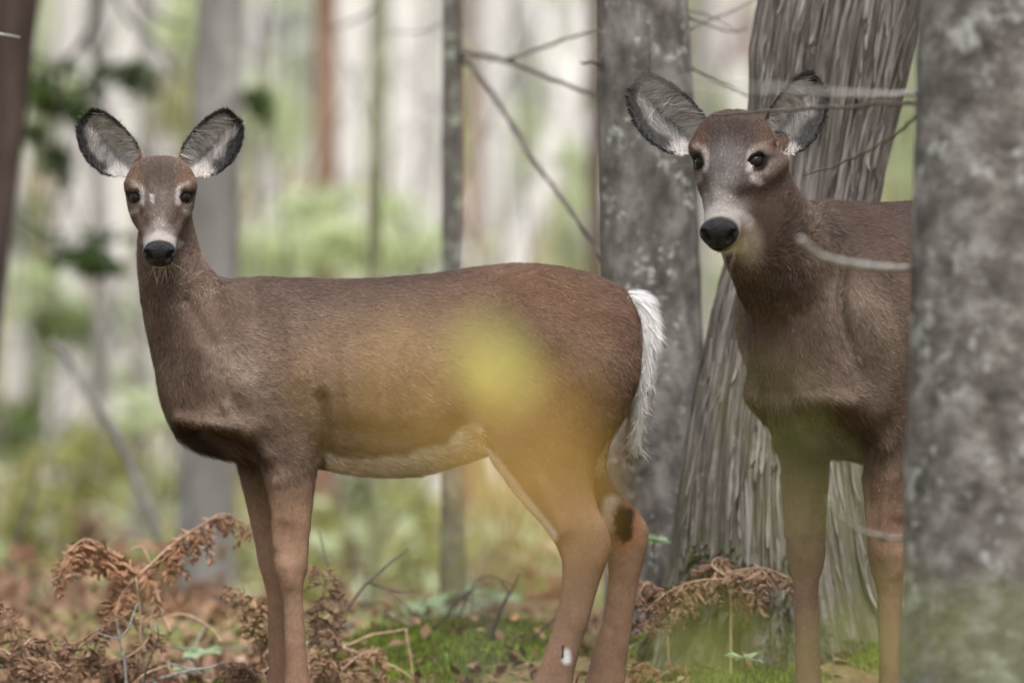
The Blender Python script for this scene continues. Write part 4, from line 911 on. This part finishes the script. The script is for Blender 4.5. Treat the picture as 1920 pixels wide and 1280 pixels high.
        ed = np.where((tg[rr] > .2)[:, None], np.tile(srgb(16, 13, 12), (len(rr), 1)), np.where((pg[rr] > 0)[:, None], srgb(216, 208, 202)[None], srgb(104, 76, 58)[None]))
        s3 = strands('rim_fur', Pm, np.tile(nv2, (len(rr), 1)), od, np.full(len(rr), .0055*hs), ed, np.full(len(rr), .0011), eo, lift=.2, jit=.3); s3['kind'] = 'stuff'
    # ---- tail
    TL = [(1170, 556, 10, .020), (1190, 565, 15, .030), (1208, 600, 18, .036), (1212, 660, 18, .038), (1203, 730, 16, .034), (1193, 795, 11, .024), (1188, 845, 5, .010)]
    A = [cz(x-w, z)*scale for x, z, w, d in TL]; B = [cz(x+w, z-4)*scale for x, z, w, d in TL]; W = [np.array([0, d*scale, 0]) for *_, d in TL]
    Vt, Ft = loft(A, B, W, 2.0, 20, 5); tm = mesh_from('tail', Vt, Ft, BODY_M); 
    ntl = np.empty(len(Vt)*3, np.float32); tm.vertex_normals.foreach_get('vector', ntl); ntl = ntl.reshape(-1, 3).astype(float)
    cen_ = crom(np.array([(a_+b_)/2 for a_, b_ in zip(A, B)]), 5).repeat(20, 0); ntl *= np.sign(np.sum(ntl[:len(cen_)]*(Vt[:len(cen_)]-cen_)))
    def tailc(V, nn):
        X, Z, Yd = canon(V); w = sstep(.55, .2, nn[:, 0])*0+sstep(.012, .02, .030-np.abs(Yd))
        brown = .5*sstep(.2, .7, nn[:, 0])*sstep(.025, .012, np.abs(Yd))*sstep(840, 760, Z)
        return srgb(236, 232, 230)[None]*(1-brown[:, None]*.85)+srgb(120, 84, 62)[None]*brown[:, None]*.85
    set_attr(tm, 'Col', 'FLOAT_COLOR', tailc(Vt, ntl)*.8); to = obj('tail', tm, root)
    nt_ = 19000; kk = RNG.integers(0, len(Vt), nt_); Xk, Zk, Yk = canon(Vt[kk])
    out_ = np.stack([ntl[kk, 0]*.5, ntl[kk, 1]*.35, -1.0*np.ones(nt_)], 1); out_[:, 0] += np.where(Zk < 640, .9, .0)*(ntl[kk, 0] > 0); out_ += .26*RNG.normal(size=(nt_, 3))
    tc_ = tailc(Vt[kk], ntl[kk])*np.exp(RNG.normal(0, .12, nt_))[:, None]
    s4 = strands('tail_fur', Vt[kk]+RNG.normal(size=(nt_, 3))*.003, ntl[kk], out_, np.where(Zk < 640, .042, .036)*scale, np.clip(tc_, .01, .88), np.full(nt_, .0010), to, lift=.22, jit=.12); s4['kind'] = 'stuff'
    # ---- hooves, two claws each
    for rows, sgn in ((fore_near, -1), (fore_far, 1), (HIND_N, -1), (hind_far, 1)):
        y, a_, b_, yc, hw = rows[-1]; 
        for cs in (-1, 1):
            yy = sgn*yc+cs*.0125
            A = [cz(a_+4, y-10, yy)*scale, cz(a_-6, y, yy)*scale, cz(a_-22, 1341, yy)*scale, cz(a_-24, 1346, yy)*scale]
            B = [cz(b_-4, y-10, yy)*scale, cz(b_-2, y, yy)*scale, cz(b_-4, 1341, yy)*scale, cz(b_-4, 1346, yy)*scale]
            Vh, Fh = loft(A, B, [np.array([0, w_*scale, 0]) for w_ in (.008, .012, .0125, .012)], 2.4, 16, 4)
            obj('hoof', mesh_from('hoof', Vh, Fh, HOOF_M), root)
    return root

def uv_ball(nu, nv):
    "unit sphere; verts, faces"
    th = np.linspace(0.001, math.pi-.001, nv); ph = np.arange(nu)*2*math.pi/nu
    V = np.stack([np.sin(th)[:, None]*np.cos(ph), np.sin(th)[:, None]*np.sin(ph), np.cos(th)[:, None]*np.ones(nu)], -1).reshape(-1, 3)
    F = grid_faces(nv, nu, True)[:, ::-1]; i = np.arange(nu); j = (i+1) % nu
    V = np.vstack([V, [[0, 0, 1], [0, 0, -1]]]); n = nu*nv
    return V, [F, np.stack([i, j, np.full(nu, n)], 1), np.stack([j+(nv-1)*nu, i+(nv-1)*nu, np.full(nu, n+1)], 1)]

NECK1 = [((318, 775), (560, 590), .095), ((296, 715), (500, 545), .095), ((281, 655), (440, 528), .082), ((269, 600), (408, 516), .072), ((262, 545), (390, 498), .066), ((258, 490), (375, 472), .061),
         ((261, 430), (362, 425), .058), ((268, 370), (352, 368), .054)]
FAR_F1 = leg_far(FORE_N, [(600, 0, 0), (800, -25, -30), (870, -48, -55), (950, -50, -56), (1060, -35, -38), (1130, -33, -33), (1345, -37, -40)])
FAR_H1 = leg_far(HIND_N, [(560, 0, 0), (700, 0, 5), (800, 30, 10), (870, 60, 18), (930, 90, 50), (955, 98, 78), (985, 100, 74), (1020, 92, 68), (1050, 88, 70), (1100, 88, 78), (1160, 90, 84), (1220, 95, 95), (1345, 105, 105)])
root1 = P(560, 1345, 20.0)
h1 = P(301, 402, 19.91)
deer1 = build_deer('slender young brown deer with black-rimmed round ears standing side-on in front of moss',
    tuple(root1), 0.0, 1.0, NECK1, FAR_F1, FAR_H1, h1, 1.0, 1.0, 32.0,
    [(P(258, 322, 19.96), P(160, 214, 19.99), (-.22, -1, .10), .97, -1, 1.0), (P(344, 322, 19.96), P(440, 213, 19.99), (.22, -1, .10), .97, 1, 1.0)],
    260000, (1.0, 1.0, 1.0), True)

NECK2 = [((394, 785), (560, 590), .075), ((362, 722), (500, 548), .076), ((318, 672), (450, 528), .078), ((278, 620), (412, 514), .070), ((250, 570), (384, 494), .068), ((243, 525), (362, 466), .063), ((242, 488), (345, 440), .059)]
FORE_N2 = leg_far(FORE_N, [(600, 0, 0), (1345, 0, 0)])
FAR_F2 = leg_far(FORE_N, [(600, 0, 0), (870, -5, -5), (1345, -15, -15)])
FAR_H2 = leg_far(HIND_N, [(560, 0, 0), (870, 10, 10), (955, 20, 20), (1345, 40, 40)])
YD2 = 19.35
root2 = P(1600, 1345, YD2); root2[2] = 0.0
h2 = P(1372, 345, 19.13)
deer2 = build_deer('tall adult brown deer with white throat patch peering from behind a lichen-spotted trunk',
    tuple(root2), math.radians(50), 1.17, NECK2, FAR_F2, FAR_H2, h2, 1.22, -10.0, 32.0,
    [(P(1326, 276, 19.20), P(1192, 150, 19.25), (-.10, -1, .1), .90, -1, 1.0), (P(1440, 276, 19.20), P(1536, 146, 19.31), (.55, -.9, .1), .88, 1, 1.0)],
    210000, (.76, .75, .76), False, torso_in=60, drop=48)
# ------------------------------------------------------------------ leaf litter, moss, small plants near the deer
nl = 6500; xx = -1.7+3.6*RNG.random(nl); yy = 19.2+4.6*RNG.random(nl); k = moss_mask(xx, yy) < .35+.9*RNG.random(nl); xx, yy = xx[k], yy[k]; nl = len(xx)
V, F = leaf_cloud(nl, np.array([1., 1, 1]), .02, flat=3); V = V.reshape(nl, 4, 3); V = (V-V.mean(1)[:, None])*1.9; V = V+np.stack([xx, yy, ground_h(xx, yy)+.006+.014*RNG.random(nl)], 1)[:, None]
LITTER_M = leaf_mat("litter_leaf", (.10, .055, .032), (.34, .21, .13), .2, .75)
tag(obj('leaf_litter', mesh_from('leaf_litter', V.reshape(-1, 3), F, LITTER_M, False)), 'brown and tan dead leaves littering the ground around the deer', 'leaf litter', None, 'stuff')

nm = 120000; xx = -1.4+3.2*RNG.random(nm); yy = 20.2+3.0*RNG.random(nm); k = moss_mask(xx, yy) > .25+.5*RNG.random(nm); xx, yy = xx[k], yy[k]; nm = len(xx)
pz = np.stack([xx, yy, 0*xx], 1); z = ground_h(xx, yy); hgt = (.006+.012*RNG.random(nm))*(1+.6*fbm(pz*11, 2)); th = RNG.random(nm)*6.28; sw = np.stack([np.cos(th), np.sin(th), 0*th], 1)*.0032
tip = np.stack([xx, yy, z+hgt], 1)+RNG.normal(size=(nm, 3))*np.array([.006, .006, .002]); b0 = np.stack([xx, yy, z-.003], 1)
V = np.stack([b0-sw, b0+sw, tip], 1).reshape(-1, 3); F = np.arange(nm*3).reshape(-1, 3)
mc = np.exp(RNG.normal(0, .45, nm))[:, None]*(srgb(92, 108, 40)[None]*(.7+.8*fbm(pz*9, 3)[:, None])+srgb(150, 152, 60)[None]*.12)
mc = np.where((RNG.random(nm) < .09)[:, None], srgb(112, 92, 62)[None]*(.6+.6*RNG.random(nm))[:, None], mc)
me = mesh_from('moss', V, F, attr_mat("moss_green", .9, .3, .1), False); set_attr(me, 'Col', 'FLOAT_COLOR', np.repeat(np.clip(mc, .004, .5), 3, 0))
tag(obj('moss', me), 'bright green cushions of moss on the humps behind the deer\'s legs', 'moss', None, 'stuff')
# moss and lichen skirts hugging the cedar's foot
nm = 5000; zz = .04+.24*RNG.random(nm)**1.6; th = RNG.random(nm)*6.28; R_ = np.interp(zz, CEDROWS[:, 2], CEDROWS[:, 3])*1.03+.012; X_ = np.interp(zz, CEDROWS[:, 2], CEDROWS[:, 0])
pc = np.stack([X_+np.cos(th)*R_, np.sin(th)*R_, zz], 1); k = fbm(pc*5+3, 3)+.5*(1-zz/.42) > .36; pc, th = pc[k], th[k]; nm = len(pc)
pc = pc+np.array([cedar.location.x, cedar.location.y, cedar.location.z]); nd = np.stack([np.cos(th), np.sin(th), -.2+0*th], 1); sw = np.stack([-np.sin(th), np.cos(th), 0*th], 1)*.004
tip = pc+nd*(.012+.02*RNG.random(nm))[:, None]+RNG.normal(size=(nm, 3))*.008; pc0 = pc-nd*.02
V = np.stack([pc0-sw, pc0+sw, tip], 1).reshape(-1, 3)
mc = np.exp(RNG.normal(0, .4, nm))[:, None]*srgb(84, 88, 50)[None]
me = mesh_from('trunk_moss', V, np.arange(nm*3).reshape(-1, 3), bpy.data.materials['moss_green'], False); set_attr(me, 'Col', 'FLOAT_COLOR', np.repeat(np.clip(mc, .004, .5), 3, 0))
tag(obj('trunk_moss', me), 'dark green moss creeping up the foot of the cedar', 'moss', None, 'stuff')

# single fallen leaves
def leaf_mesh(name, mt, lobes=0, L=.05, W=.5):
    t = np.linspace(0, 1, 9); w = np.sin(t**.8*math.pi)*W*.5+.01
    if lobes: w = w*(1+.35*np.sin(t*math.pi*2*lobes))
    mid = np.stack([t*0, t, -.18*(t-.4)**2], 1); lf = np.stack([-w, t+.02, .10*w+.05*np.sin(t*9)], 1); rt = np.stack([w, t+.02, .16*w-.05*np.sin(t*7)], 1)
    V = np.stack([lf, mid, rt], 1).reshape(-1, 3)*L; return mesh_from(name, V, grid_faces(9, 3, False), mt)
FL = [leaf_mesh('fallen_leaf', plain_mat("orange_leaf", (.30, .13, .05), (.42, .22, .09), scale=60)), leaf_mesh('fallen_leaf', plain_mat("tan_leaf", (.30, .21, .14), (.44, .34, .26), scale=60), W=.6), leaf_mesh('fallen_leaf', plain_mat("brown_leaf", (.13, .07, .045), (.24, .15, .10), scale=60), lobes=2, W=.7)]
for k in range(46):
    kk = random.randrange(3); x = random.uniform(-1.2, 1.2); y = random.uniform(20.3, 23.0)
    lf = obj('fallen_leaf', FL[kk], None, (x, y, gh(x, y)+.012)); lf.rotation_euler = (random.uniform(-.4, .5), random.uniform(-.4, .4), random.random()*6.28); s = random.uniform(.8, 1.5); lf.scale = (s, s, s)
    tag(lf, which(960+x*FPX/y, LOWL, ['orange', 'tan curled', 'brown lobed'][kk]+' fallen leaf on the forest floor'), 'leaf', ['orange fallen leaves', 'tan fallen leaves', 'brown fallen leaves'][kk])

# low green plants
GP = leaf_mesh('leaf', leaf_mat("low_plant_leaf", (.20, .30, .16), (.36, .46, .28), .4), L=.06, W=.6)
def low_plant(px, py, Y, nlv, s, label):
    c = P(px, py, Y); zg = gh(c[0], Y); t = thing('low_plant', label, 'plant', (c[0], Y, zg)); h = max(.03, c[2]-zg)
    V, F = tube(np.array([(0, 0, -.01), (.004, 0, h*.5), (0, 0, h)]), .002, 5); obj('stem', mesh_from('stem', V, F, TWIG_M), t)
    for k in range(nlv):
        l = obj('leaf', GP, t, (0, 0, h)); l.rotation_euler = (random.uniform(-.25, .3), random.uniform(-.3, .3), 6.283*k/nlv+random.random()*.5); l.scale = (s, s, s)
for a in [(375, 1222, 21.3, 5, 1.0, 'low plant with pale green leaves beside the dead ferns'), (350, 1255, 21.0, 4, .9, 'small pale green plant half under a dead fern frond'), (805, 1165, 23.4, 6, 1.5, 'pale minty low plant behind the moss hump'), (850, 1180, 23.2, 5, 1.5, 'low plant with broad mint leaves next to the moss hump'),
          (890, 1145, 24.2, 6, 1.7, 'pale low plant growing beyond the forked dark twig'), (930, 1160, 23.9, 5, 1.4, 'mint leaved seedling at the foot of the forked dark twig'), (610, 1205, 21.6, 4, .9, 'little grey-green plant right beside the young deer\'s foreleg'), (1225, 1010, 21.2, 7, .9, 'tuft of pale lichen-green leaves where the two trunks meet'),
          (1395, 1232, 20.4, 6, .7, 'small feathery green seedling at the foot of the cedar'), (30, 1240, 21.2, 5, .9, 'pale green plant under the dense brown fern')]:
    low_plant(*a)

# ------------------------------------------------------------------ dead ferns: stem, fronds, each pinna
FERN_MS = [plain_mat("dead_fern_rust", (.17, .08, .042), (.37, .205, .115), rough=.75, scale=70, bump=.2), plain_mat("dead_fern_brown", (.125, .068, .042), (.29, .18, .115), rough=.75, scale=70, bump=.2), plain_mat("dead_fern_tan", (.20, .115, .062), (.36, .24, .14), rough=.75, scale=70, bump=.2)]
STALK_M = plain_mat("fern_stalk", (.30, .19, .12), (.46, .33, .23), rough=.6, scale=50)
def pinna_mesh(mt, seed, curl):
    rg = np.random.default_rng(seed); bag = Bag(); n_ = 14; t = np.linspace(0, 1, n_)
    ax = np.stack([t*.86, .06*np.sin(t*5+seed), -curl*.5*t**2], 1)
    V, F = tube(ax, np.linspace(.014, .005, n_), 4, False); bag.add(V, F)
    for i in range(1, n_):
        for s in (-1, 1):
            L = .46*(1-t[i])**.6+.12; L *= .7+.6*rg.random(); d = np.array([.35+.3*rg.random(), s*(.8+.18*rg.normal()), -.3*curl+.28*rg.normal()]); d /= np.linalg.norm(d)
            b2 = np.cross(d, rg.normal(size=3)); b2 /= np.linalg.norm(b2); w = .042*(.7+.6*rg.random()); c = np.cross(d, b2); kk = .35*curl*(rg.random()+.3)
            q = [ax[i], ax[i]+d*L*.5+c*L*.15, ax[i]+d*L*.85+c*L*kk]
            bag.add(np.array([q[0]-b2*w*.5, q[0]+b2*w*.5, q[1]+b2*w+c*.02, q[1]-b2*w+c*.02, q[2]]), [np.array([[0, 1, 2, 3]]), np.array([[3, 2, 4]])])
    return bag.mesh('pinna', mt)
PIN = [[pinna_mesh(mt, 10*i+j, .5+.5*(j % 3)) for j in range(4)] for i, mt in enumerate(FERN_MS)]
def fern(label, Y, stalk, fronds, tone, pl_len=.07, droop=.6, step=.023, dy=0.12):
    c = P(stalk[0][0], stalk[0][1], Y); zg = gh(c[0], Y); t = thing('dead_fern', label, 'fern', (c[0], Y, zg))
    pts = [np.array([c[0], Y, zg-.02])]+pl(stalk, Y); pts = [pts[0]]+[q for q in pts[1:] if q[2] > zg]
    if len(pts) > 1: branch(t, pts, .0032, .0022, STALK_M, 'stem', 5, 6, .001)
    for fi, fr in enumerate(fronds):
        k = crom(np.array(pl(fr, Y, Y+dy*(1 if fi % 2 else -1))), 24); seg = np.r_[0, np.cumsum(np.linalg.norm(np.diff(k, axis=0), axis=1))]; T = seg[-1]
        ns = max(3, int(T/.012)); s_ = np.linspace(0, T, ns); q = np.stack([np.interp(s_, seg, k[:, j]) for j in range(3)], 1)
        V, F = tube(q-np.array(t.location), np.linspace(.0024, .0008, ns), 5); f = obj('frond', mesh_from('frond', V, F, STALK_M), t)
        nn = max(4, int(T/step)); 
        for i in range(1, nn+1):
            for s in (-1, 1):
                sf = T*(i-.25*s)/(nn+.3); a_ = np.array([np.interp(sf, seg, k[:, j]) for j in range(3)]); b_ = np.array([np.interp(min(T, sf+.01), seg, k[:, j]) for j in range(3)]); tg = (b_-a_)/(np.linalg.norm(b_-a_)+1e-9)
                sd_ = np.cross(tg, (0, -.35, 1.)); sd_ /= np.linalg.norm(sd_)+1e-9
                d = .45*tg+s*.7*sd_+np.array([0, 0, -droop*(.7+.6*random.random())])+.25*RNG.normal(size=3); d /= np.linalg.norm(d)
                L = 1.3*pl_len*(math.sin(min(1, .25+.85*sf/T)*math.pi*.62+.35))*(.75+.5*random.random())*(1-.35*sf/T)
                o_ = obj('pinna', PIN[tone][random.randrange(4)], f, tuple(a_-np.array(t.location)))
                o_.rotation_mode = 'QUATERNION'; o_.rotation_quaternion = Vector(d).to_track_quat('X', 'Z') @ Matrix.Rotation(random.uniform(-.8, .8), 4, 'X').to_quaternion(); o_.scale = (L, L, L)
    return t
fern('dead rusty fern with two arching fronds standing clear in front of the chest', 20.7, [(262, 1240), (262, 1150), (254, 1080)], [[(254, 1080), (225, 1045), (195, 1025), (160, 1010), (125, 1040), (105, 1095)], [(256, 1082), (290, 1050), (330, 1015), (375, 985), (420, 962), (462, 985)], [(250, 1085), (225, 1120), (215, 1160)]], 0, .066, .8)
fern('dense dead brown fern clump with a pale stalk behind the grey spurred twig', 20.5, [(55, 1290), (45, 1240)], [[(50, 1270), (38, 1215), (25, 1170), (8, 1136)], [(40, 1215), (60, 1195), (85, 1200)], [(50, 1265), (95, 1240), (120, 1260)], [(46, 1260), (10, 1220), (-30, 1215)]], 1, .062, .35)
fern('dead fern crossing behind the forelegs with a tan stalk', 20.75, [(560, 1230), (545, 1165)], [[(545, 1165), (510, 1140), (470, 1118), (425, 1096)], [(545, 1168), (505, 1180), (470, 1160), (440, 1140)]], 2, .06, .5)
fern('small dead fern poking out behind the forelegs towards the belly', 20.8, [(600, 1225), (590, 1170)], [[(590, 1175), (600, 1130), (610, 1100), (598, 1062), (580, 1060)], [(590, 1175), (620, 1150), (645, 1140)], [(592, 1180), (615, 1180), (630, 1195)]], 1, .05, .4)
fern('low tangle of dead fern fronds lying below the arching one', 20.6, [(190, 1280), (185, 1240)], [[(185, 1240), (160, 1200), (200, 1170), (240, 1150)], [(190, 1250), (240, 1230), (275, 1200), (285, 1150)], [(185, 1250), (140, 1230), (110, 1210)], [(190, 1260), (250, 1262), (300, 1240)]], 1, .055, .4)
fern('crumpled dead fern on the ground under the forelegs', 20.5, [(500, 1285), (490, 1255)], [[(490, 1262), (460, 1245), (432, 1240)], [(492, 1262), (520, 1240), (545, 1250)], [(495, 1270), (450, 1275), (420, 1268)]], 1, .05, .4)
fern('flattened tan fern fronds beside the moss under the belly', 20.7, [(640, 1285), (640, 1250)], [[(640, 1255), (610, 1230), (590, 1220)], [(640, 1255), (680, 1225), (720, 1215)], [(642, 1265), (680, 1262), (720, 1275)], [(640, 1265), (610, 1262), (590, 1270)]], 2, .05, .4)
fern('rusty dead fern leaning on the foot of the cedar', 20.6, [(1370, 1200), (1370, 1120), (1360, 1075)], [[(1360, 1075), (1400, 1066), (1440, 1066), (1485, 1085)], [(1360, 1078), (1335, 1060), (1345, 1045), (1370, 1050)], [(1362, 1085), (1310, 1088), (1260, 1105), (1225, 1130)], [(1368, 1110), (1400, 1110), (1450, 1120)]], 1, .062, .8)
fern('curled dead fern beside the hock of the young deer', 20.7, [(1255, 1240), (1250, 1160)], [[(1250, 1165), (1235, 1110), (1215, 1090), (1200, 1110)], [(1250, 1165), (1275, 1120), (1300, 1110), (1290, 1140)], [(1250, 1170), (1225, 1160), (1205, 1170)]], 1, .052, .5)
fern('faded dead fern glimpsed beyond the hind legs', 25.5, [(1010, 1190), (1010, 1140)], [[(1010, 1145), (985, 1110), (960, 1120)], [(1010, 1145), (1040, 1105), (1075, 1110)], [(1010, 1150), (1000, 1120), (1020, 1095)]], 0, .07, .3)
fern('pinkish dead fern lying behind the forelegs in soft focus', 23.5, [(370, 1180), (365, 1150)], [[(365, 1155), (330, 1130), (300, 1145)], [(365, 1155), (400, 1130), (440, 1150)]], 0, .07, .3)
fern('rusty fern scraps on the ground between the two deer', 20.6, [(1240, 1290), (1235, 1265)], [[(1235, 1268), (1210, 1245), (1190, 1250)], [(1235, 1268), (1270, 1250), (1290, 1262)]], 0, .045, .3)
fern('dead fern scraps lying behind the adult deer\'s legs', 20.9, [(1600, 1290), (1600, 1260)], [[(1600, 1262), (1570, 1250), (1545, 1262)], [(1600, 1262), (1640, 1245), (1670, 1262)]], 1, .05, .3)
# bare tan stalks of old ferns
for pts, Y, lab in (([(320, 1190), (300, 1140), (280, 1060), (265, 1025), (245, 1030)], 21.0, 'bent tan fern stalk arching beside the rusty fern'), ([(415, 1205), (385, 1170), (340, 1150), (300, 1160)], 21.2, 'low tan stalk curving behind the fern'), ([(575, 1240), (640, 1215), (700, 1190), (760, 1178)], 21.0, 'tan broken stalk slanting over the moss'), ([(762, 1178), (768, 1230), (778, 1285)], 21.0, 'upright tan stalk snapped over at its top'), ([(630, 1212), (690, 1230), (740, 1250), (775, 1275)], 20.9, 'reddish stalk lying on the moss'), ([(245, 1290), (270, 1265), (320, 1245)], 20.6, 'short tan stalk at the foot of the brown ferns')):
    tag(branch(None, pl(pts, Y), .0038, .002, STALK_M, 'fern_stalk'), lab, 'stalk')

# ------------------------------------------------------------------ bare twigs near the deer
def twig(label, Y, mat, lines, r=.004):
    x, y = lines[0][0]; c = P(x, y, Y); t = thing('twig', label, 'twig', tuple(c))
    for i, ln in enumerate(lines): branch(t, pl(ln, Y, Y+.06*i), r if i == 0 else r*.6, r*.35, mat, 'shoot' if i else 'stem', 6, 7, .003)
twig('dark forked twig rising between the young deer\'s legs', 21.3, TWIG_M, [[(622, 1225), (640, 1165), (665, 1120), (700, 1082), (735, 1050), (766, 1028)], [(643, 1162), (632, 1110), (615, 1060), (598, 996)], [(690, 1092), (740, 1108), (790, 1108)]], .0045)
twig('black snapped twig standing on the moss before the hind leg', 21.4, TWIG_D, [[(919, 1240), (925, 1185), (945, 1130), (962, 1100), (975, 1074)], [(955, 1112), (945, 1098), (938, 1086)], [(910, 1235), (914, 1190), (925, 1165)]], .0055)
twig('dark bare stick lying aslant against the hind leg', 21.5, TWIG_D, [[(915, 1235), (960, 1222), (995, 1200), (1045, 1155)], [(975, 1215), (1010, 1222), (1045, 1228)]], .006)
twig('thin forked brown twig behind the moss hump', 22.2, TWIG_M, [[(775, 1215), (772, 1160), (755, 1128), (728, 1105)], [(772, 1150), (790, 1135), (812, 1108)]], .0035)
twig('slender grey twig standing alone behind the moss', 22.3, TWIG_M, [[(878, 1215), (884, 1170), (888, 1120), (885, 1085)], [(882, 1125), (910, 1140), (935, 1160)]], .003)
twig('grey upright twig with side spurs among the ferns', 20.4, TWIG_G, [[(238, 1300), (232, 1230), (220, 1180), (219, 1160)], [(226, 1198), (200, 1192), (180, 1184)], [(226, 1195), (245, 1165), (258, 1128)]], .0038)
twig('thin dark twig with a bud leaning by the ferns', 20.4, TWIG_M, [[(262, 1300), (280, 1240), (296, 1200), (294, 1172)], [(290, 1215), (300, 1212), (298, 1205)]], .0026)
twig('dead stick lying flat at the foot of the ferns', 20.7, TWIG_G, [[(260, 1285), (330, 1262), (390, 1250), (420, 1240)], [(310, 1242), (360, 1256), (410, 1278)]], .0045)
twig('pale bleached branch stub behind the thin forked twig', 25.0, TWIG_G, [[(725, 1215), (705, 1160), (680, 1120), (674, 1070)], [(712, 1170), (722, 1150)]], .011)
twig('dark gnarled root looping over the ground between the two deer', 20.9, TWIG_D, [[(1222, 1300), (1214, 1260), (1200, 1225), (1215, 1195), (1240, 1170), (1262, 1150)], [(1228, 1182), (1260, 1185), (1290, 1170)]], .009)
twig('short dark twig low on the moss towards the belly', 21.8, TWIG_M, [[(780, 1205), (815, 1192), (850, 1178)], [(820, 1190), (815, 1165)]], .004)
twig('pale dry grass stem beside the cedar roots', 20.6, STALK_M, [[(1290, 1290), (1288, 1260), (1282, 1240)], [(1290, 1285), (1330, 1262), (1350, 1250)]], .0022)
twig('bleached stick on the ground behind the adult deer\'s hoof', 20.8, TWIG_G, [[(1600, 1260), (1625, 1280), (1650, 1300)]], .004)

for k in range(34):
    x = random.uniform(-1.15, .75); y = random.uniform(20.6, 23.2); z = gh(x, y); a = random.random()*6.28; L = random.uniform(.08, .28); up = random.uniform(.0, .12)
    p0 = np.array([x, y, z+.006]); p1 = p0+np.array([math.cos(a)*L, math.sin(a)*L*.6, up]); mid = (p0+p1)/2+np.array([0, 0, .02])+.012*RNG.normal(size=3)
    kd = random.randrange(3); tag(branch(None, [p0, mid, p1], random.uniform(.0018, .004), .001, (TWIG_M, TWIG_D, TWIG_G)[kd], 'stick', 5, 6, .004), which(960+x*FPX/y, LOWL, ['long ', 'short '][L < .17]+['brown', 'black', 'bleached grey'][kd]+(' stick propped up' if up > .06 else ' stick lying')), 'stick', ['brown sticks on the ground', 'black sticks on the ground', 'grey sticks on the ground'][kd])

# ------------------------------------------------------------------ leafy saplings close to the camera, far out of focus
FY = leaf_mat("near_yellow_leaf", (.72, .77, .24), (.80, .83, .30), .65); FO = leaf_mat("near_amber_leaf", (.66, .40, .08), (.76, .48, .11), .6); FG = leaf_mat("near_green_leaf", (.34, .40, .08), (.48, .50, .12), .6)
NEAR = {k: leaf_mesh('leaf', mt, L=1.0, W=.75) for k, mt in (('y', FY), ('o', FO), ('g', FG))}
def sapling(label, Y, base_px, leaves, zb=0.0):
    x0 = gx(base_px, Y); zg = gh(x0, Y); t = thing('sapling', label, 'sapling', (x0, Y, zg)); loc = np.array(t.location)
    top = P(leaves[0][0], leaves[0][1], Y); stem = [np.array([x0, Y, zg-.02]), np.array([x0, Y, zg+.35*(top[2]-zg)]), (np.array([x0, Y, top[2]])+top)/2-np.array([0, 0, .12]), top-np.array([0, 0, .01])]
    branch(t, stem, .0035, .0012, TWIG_M, 'stem', 8, 6, .002)
    for (px, py, Lf, kind) in leaves:
        p = P(px, py, Y); b0 = stem[2]*.6+stem[1]*.4; 
        q = p-np.array([0, 0, Lf*.5]); branch(t, [b0, (b0+q)/2+np.array([0, .02, .03]), q], .0014, .0007, TWIG_M, 'twig', 5, 5, .001)
        l = obj('leaf', NEAR[kind], t, tuple(q-loc)); l.rotation_euler = (math.pi/2+random.uniform(-.3, .3), random.uniform(-.4, .4), random.uniform(-.4, .4)); l.scale = (Lf,)*3
sapling('yellow leaf on a thin sapling, a soft blur over the young deer\'s flank', 7.6, 900, [(912, 655, .046, 'y'), (935, 700, .036, 'y')])
sapling('amber leaves of a very near sapling, a faint glow over flank and thigh', 4.8, 960, [(950, 790, .026, 'o'), (790, 715, .034, 'o'), (1000, 830, .040, 'o'), (1020, 910, .038, 'o'), (990, 650, .020, 'o'), (1030, 980, .026, 'o'), (690, 720, .024, 'o')])
sapling('green leaves of a low near sapling blurring the foot of the cedar', 6.5, 1360, [(1330, 1190, .030, 'g'), (1390, 1240, .026, 'g'), (1290, 1265, .026, 'y')])
sapling('olive-yellow leaves of a near sapling blurring the adult deer\'s foreleg', 6.0, 1500, [(1505, 890, .017, 'y'), (1520, 980, .020, 'y'), (1440, 760, .018, 'g')])
sapling('faint green leaves of a near sapling before the broad trunk', 6.0, 1780, [(1680, 1150, .03, 'g'), (1860, 1190, .036, 'g'), (1600, 1240, .03, 'g')])
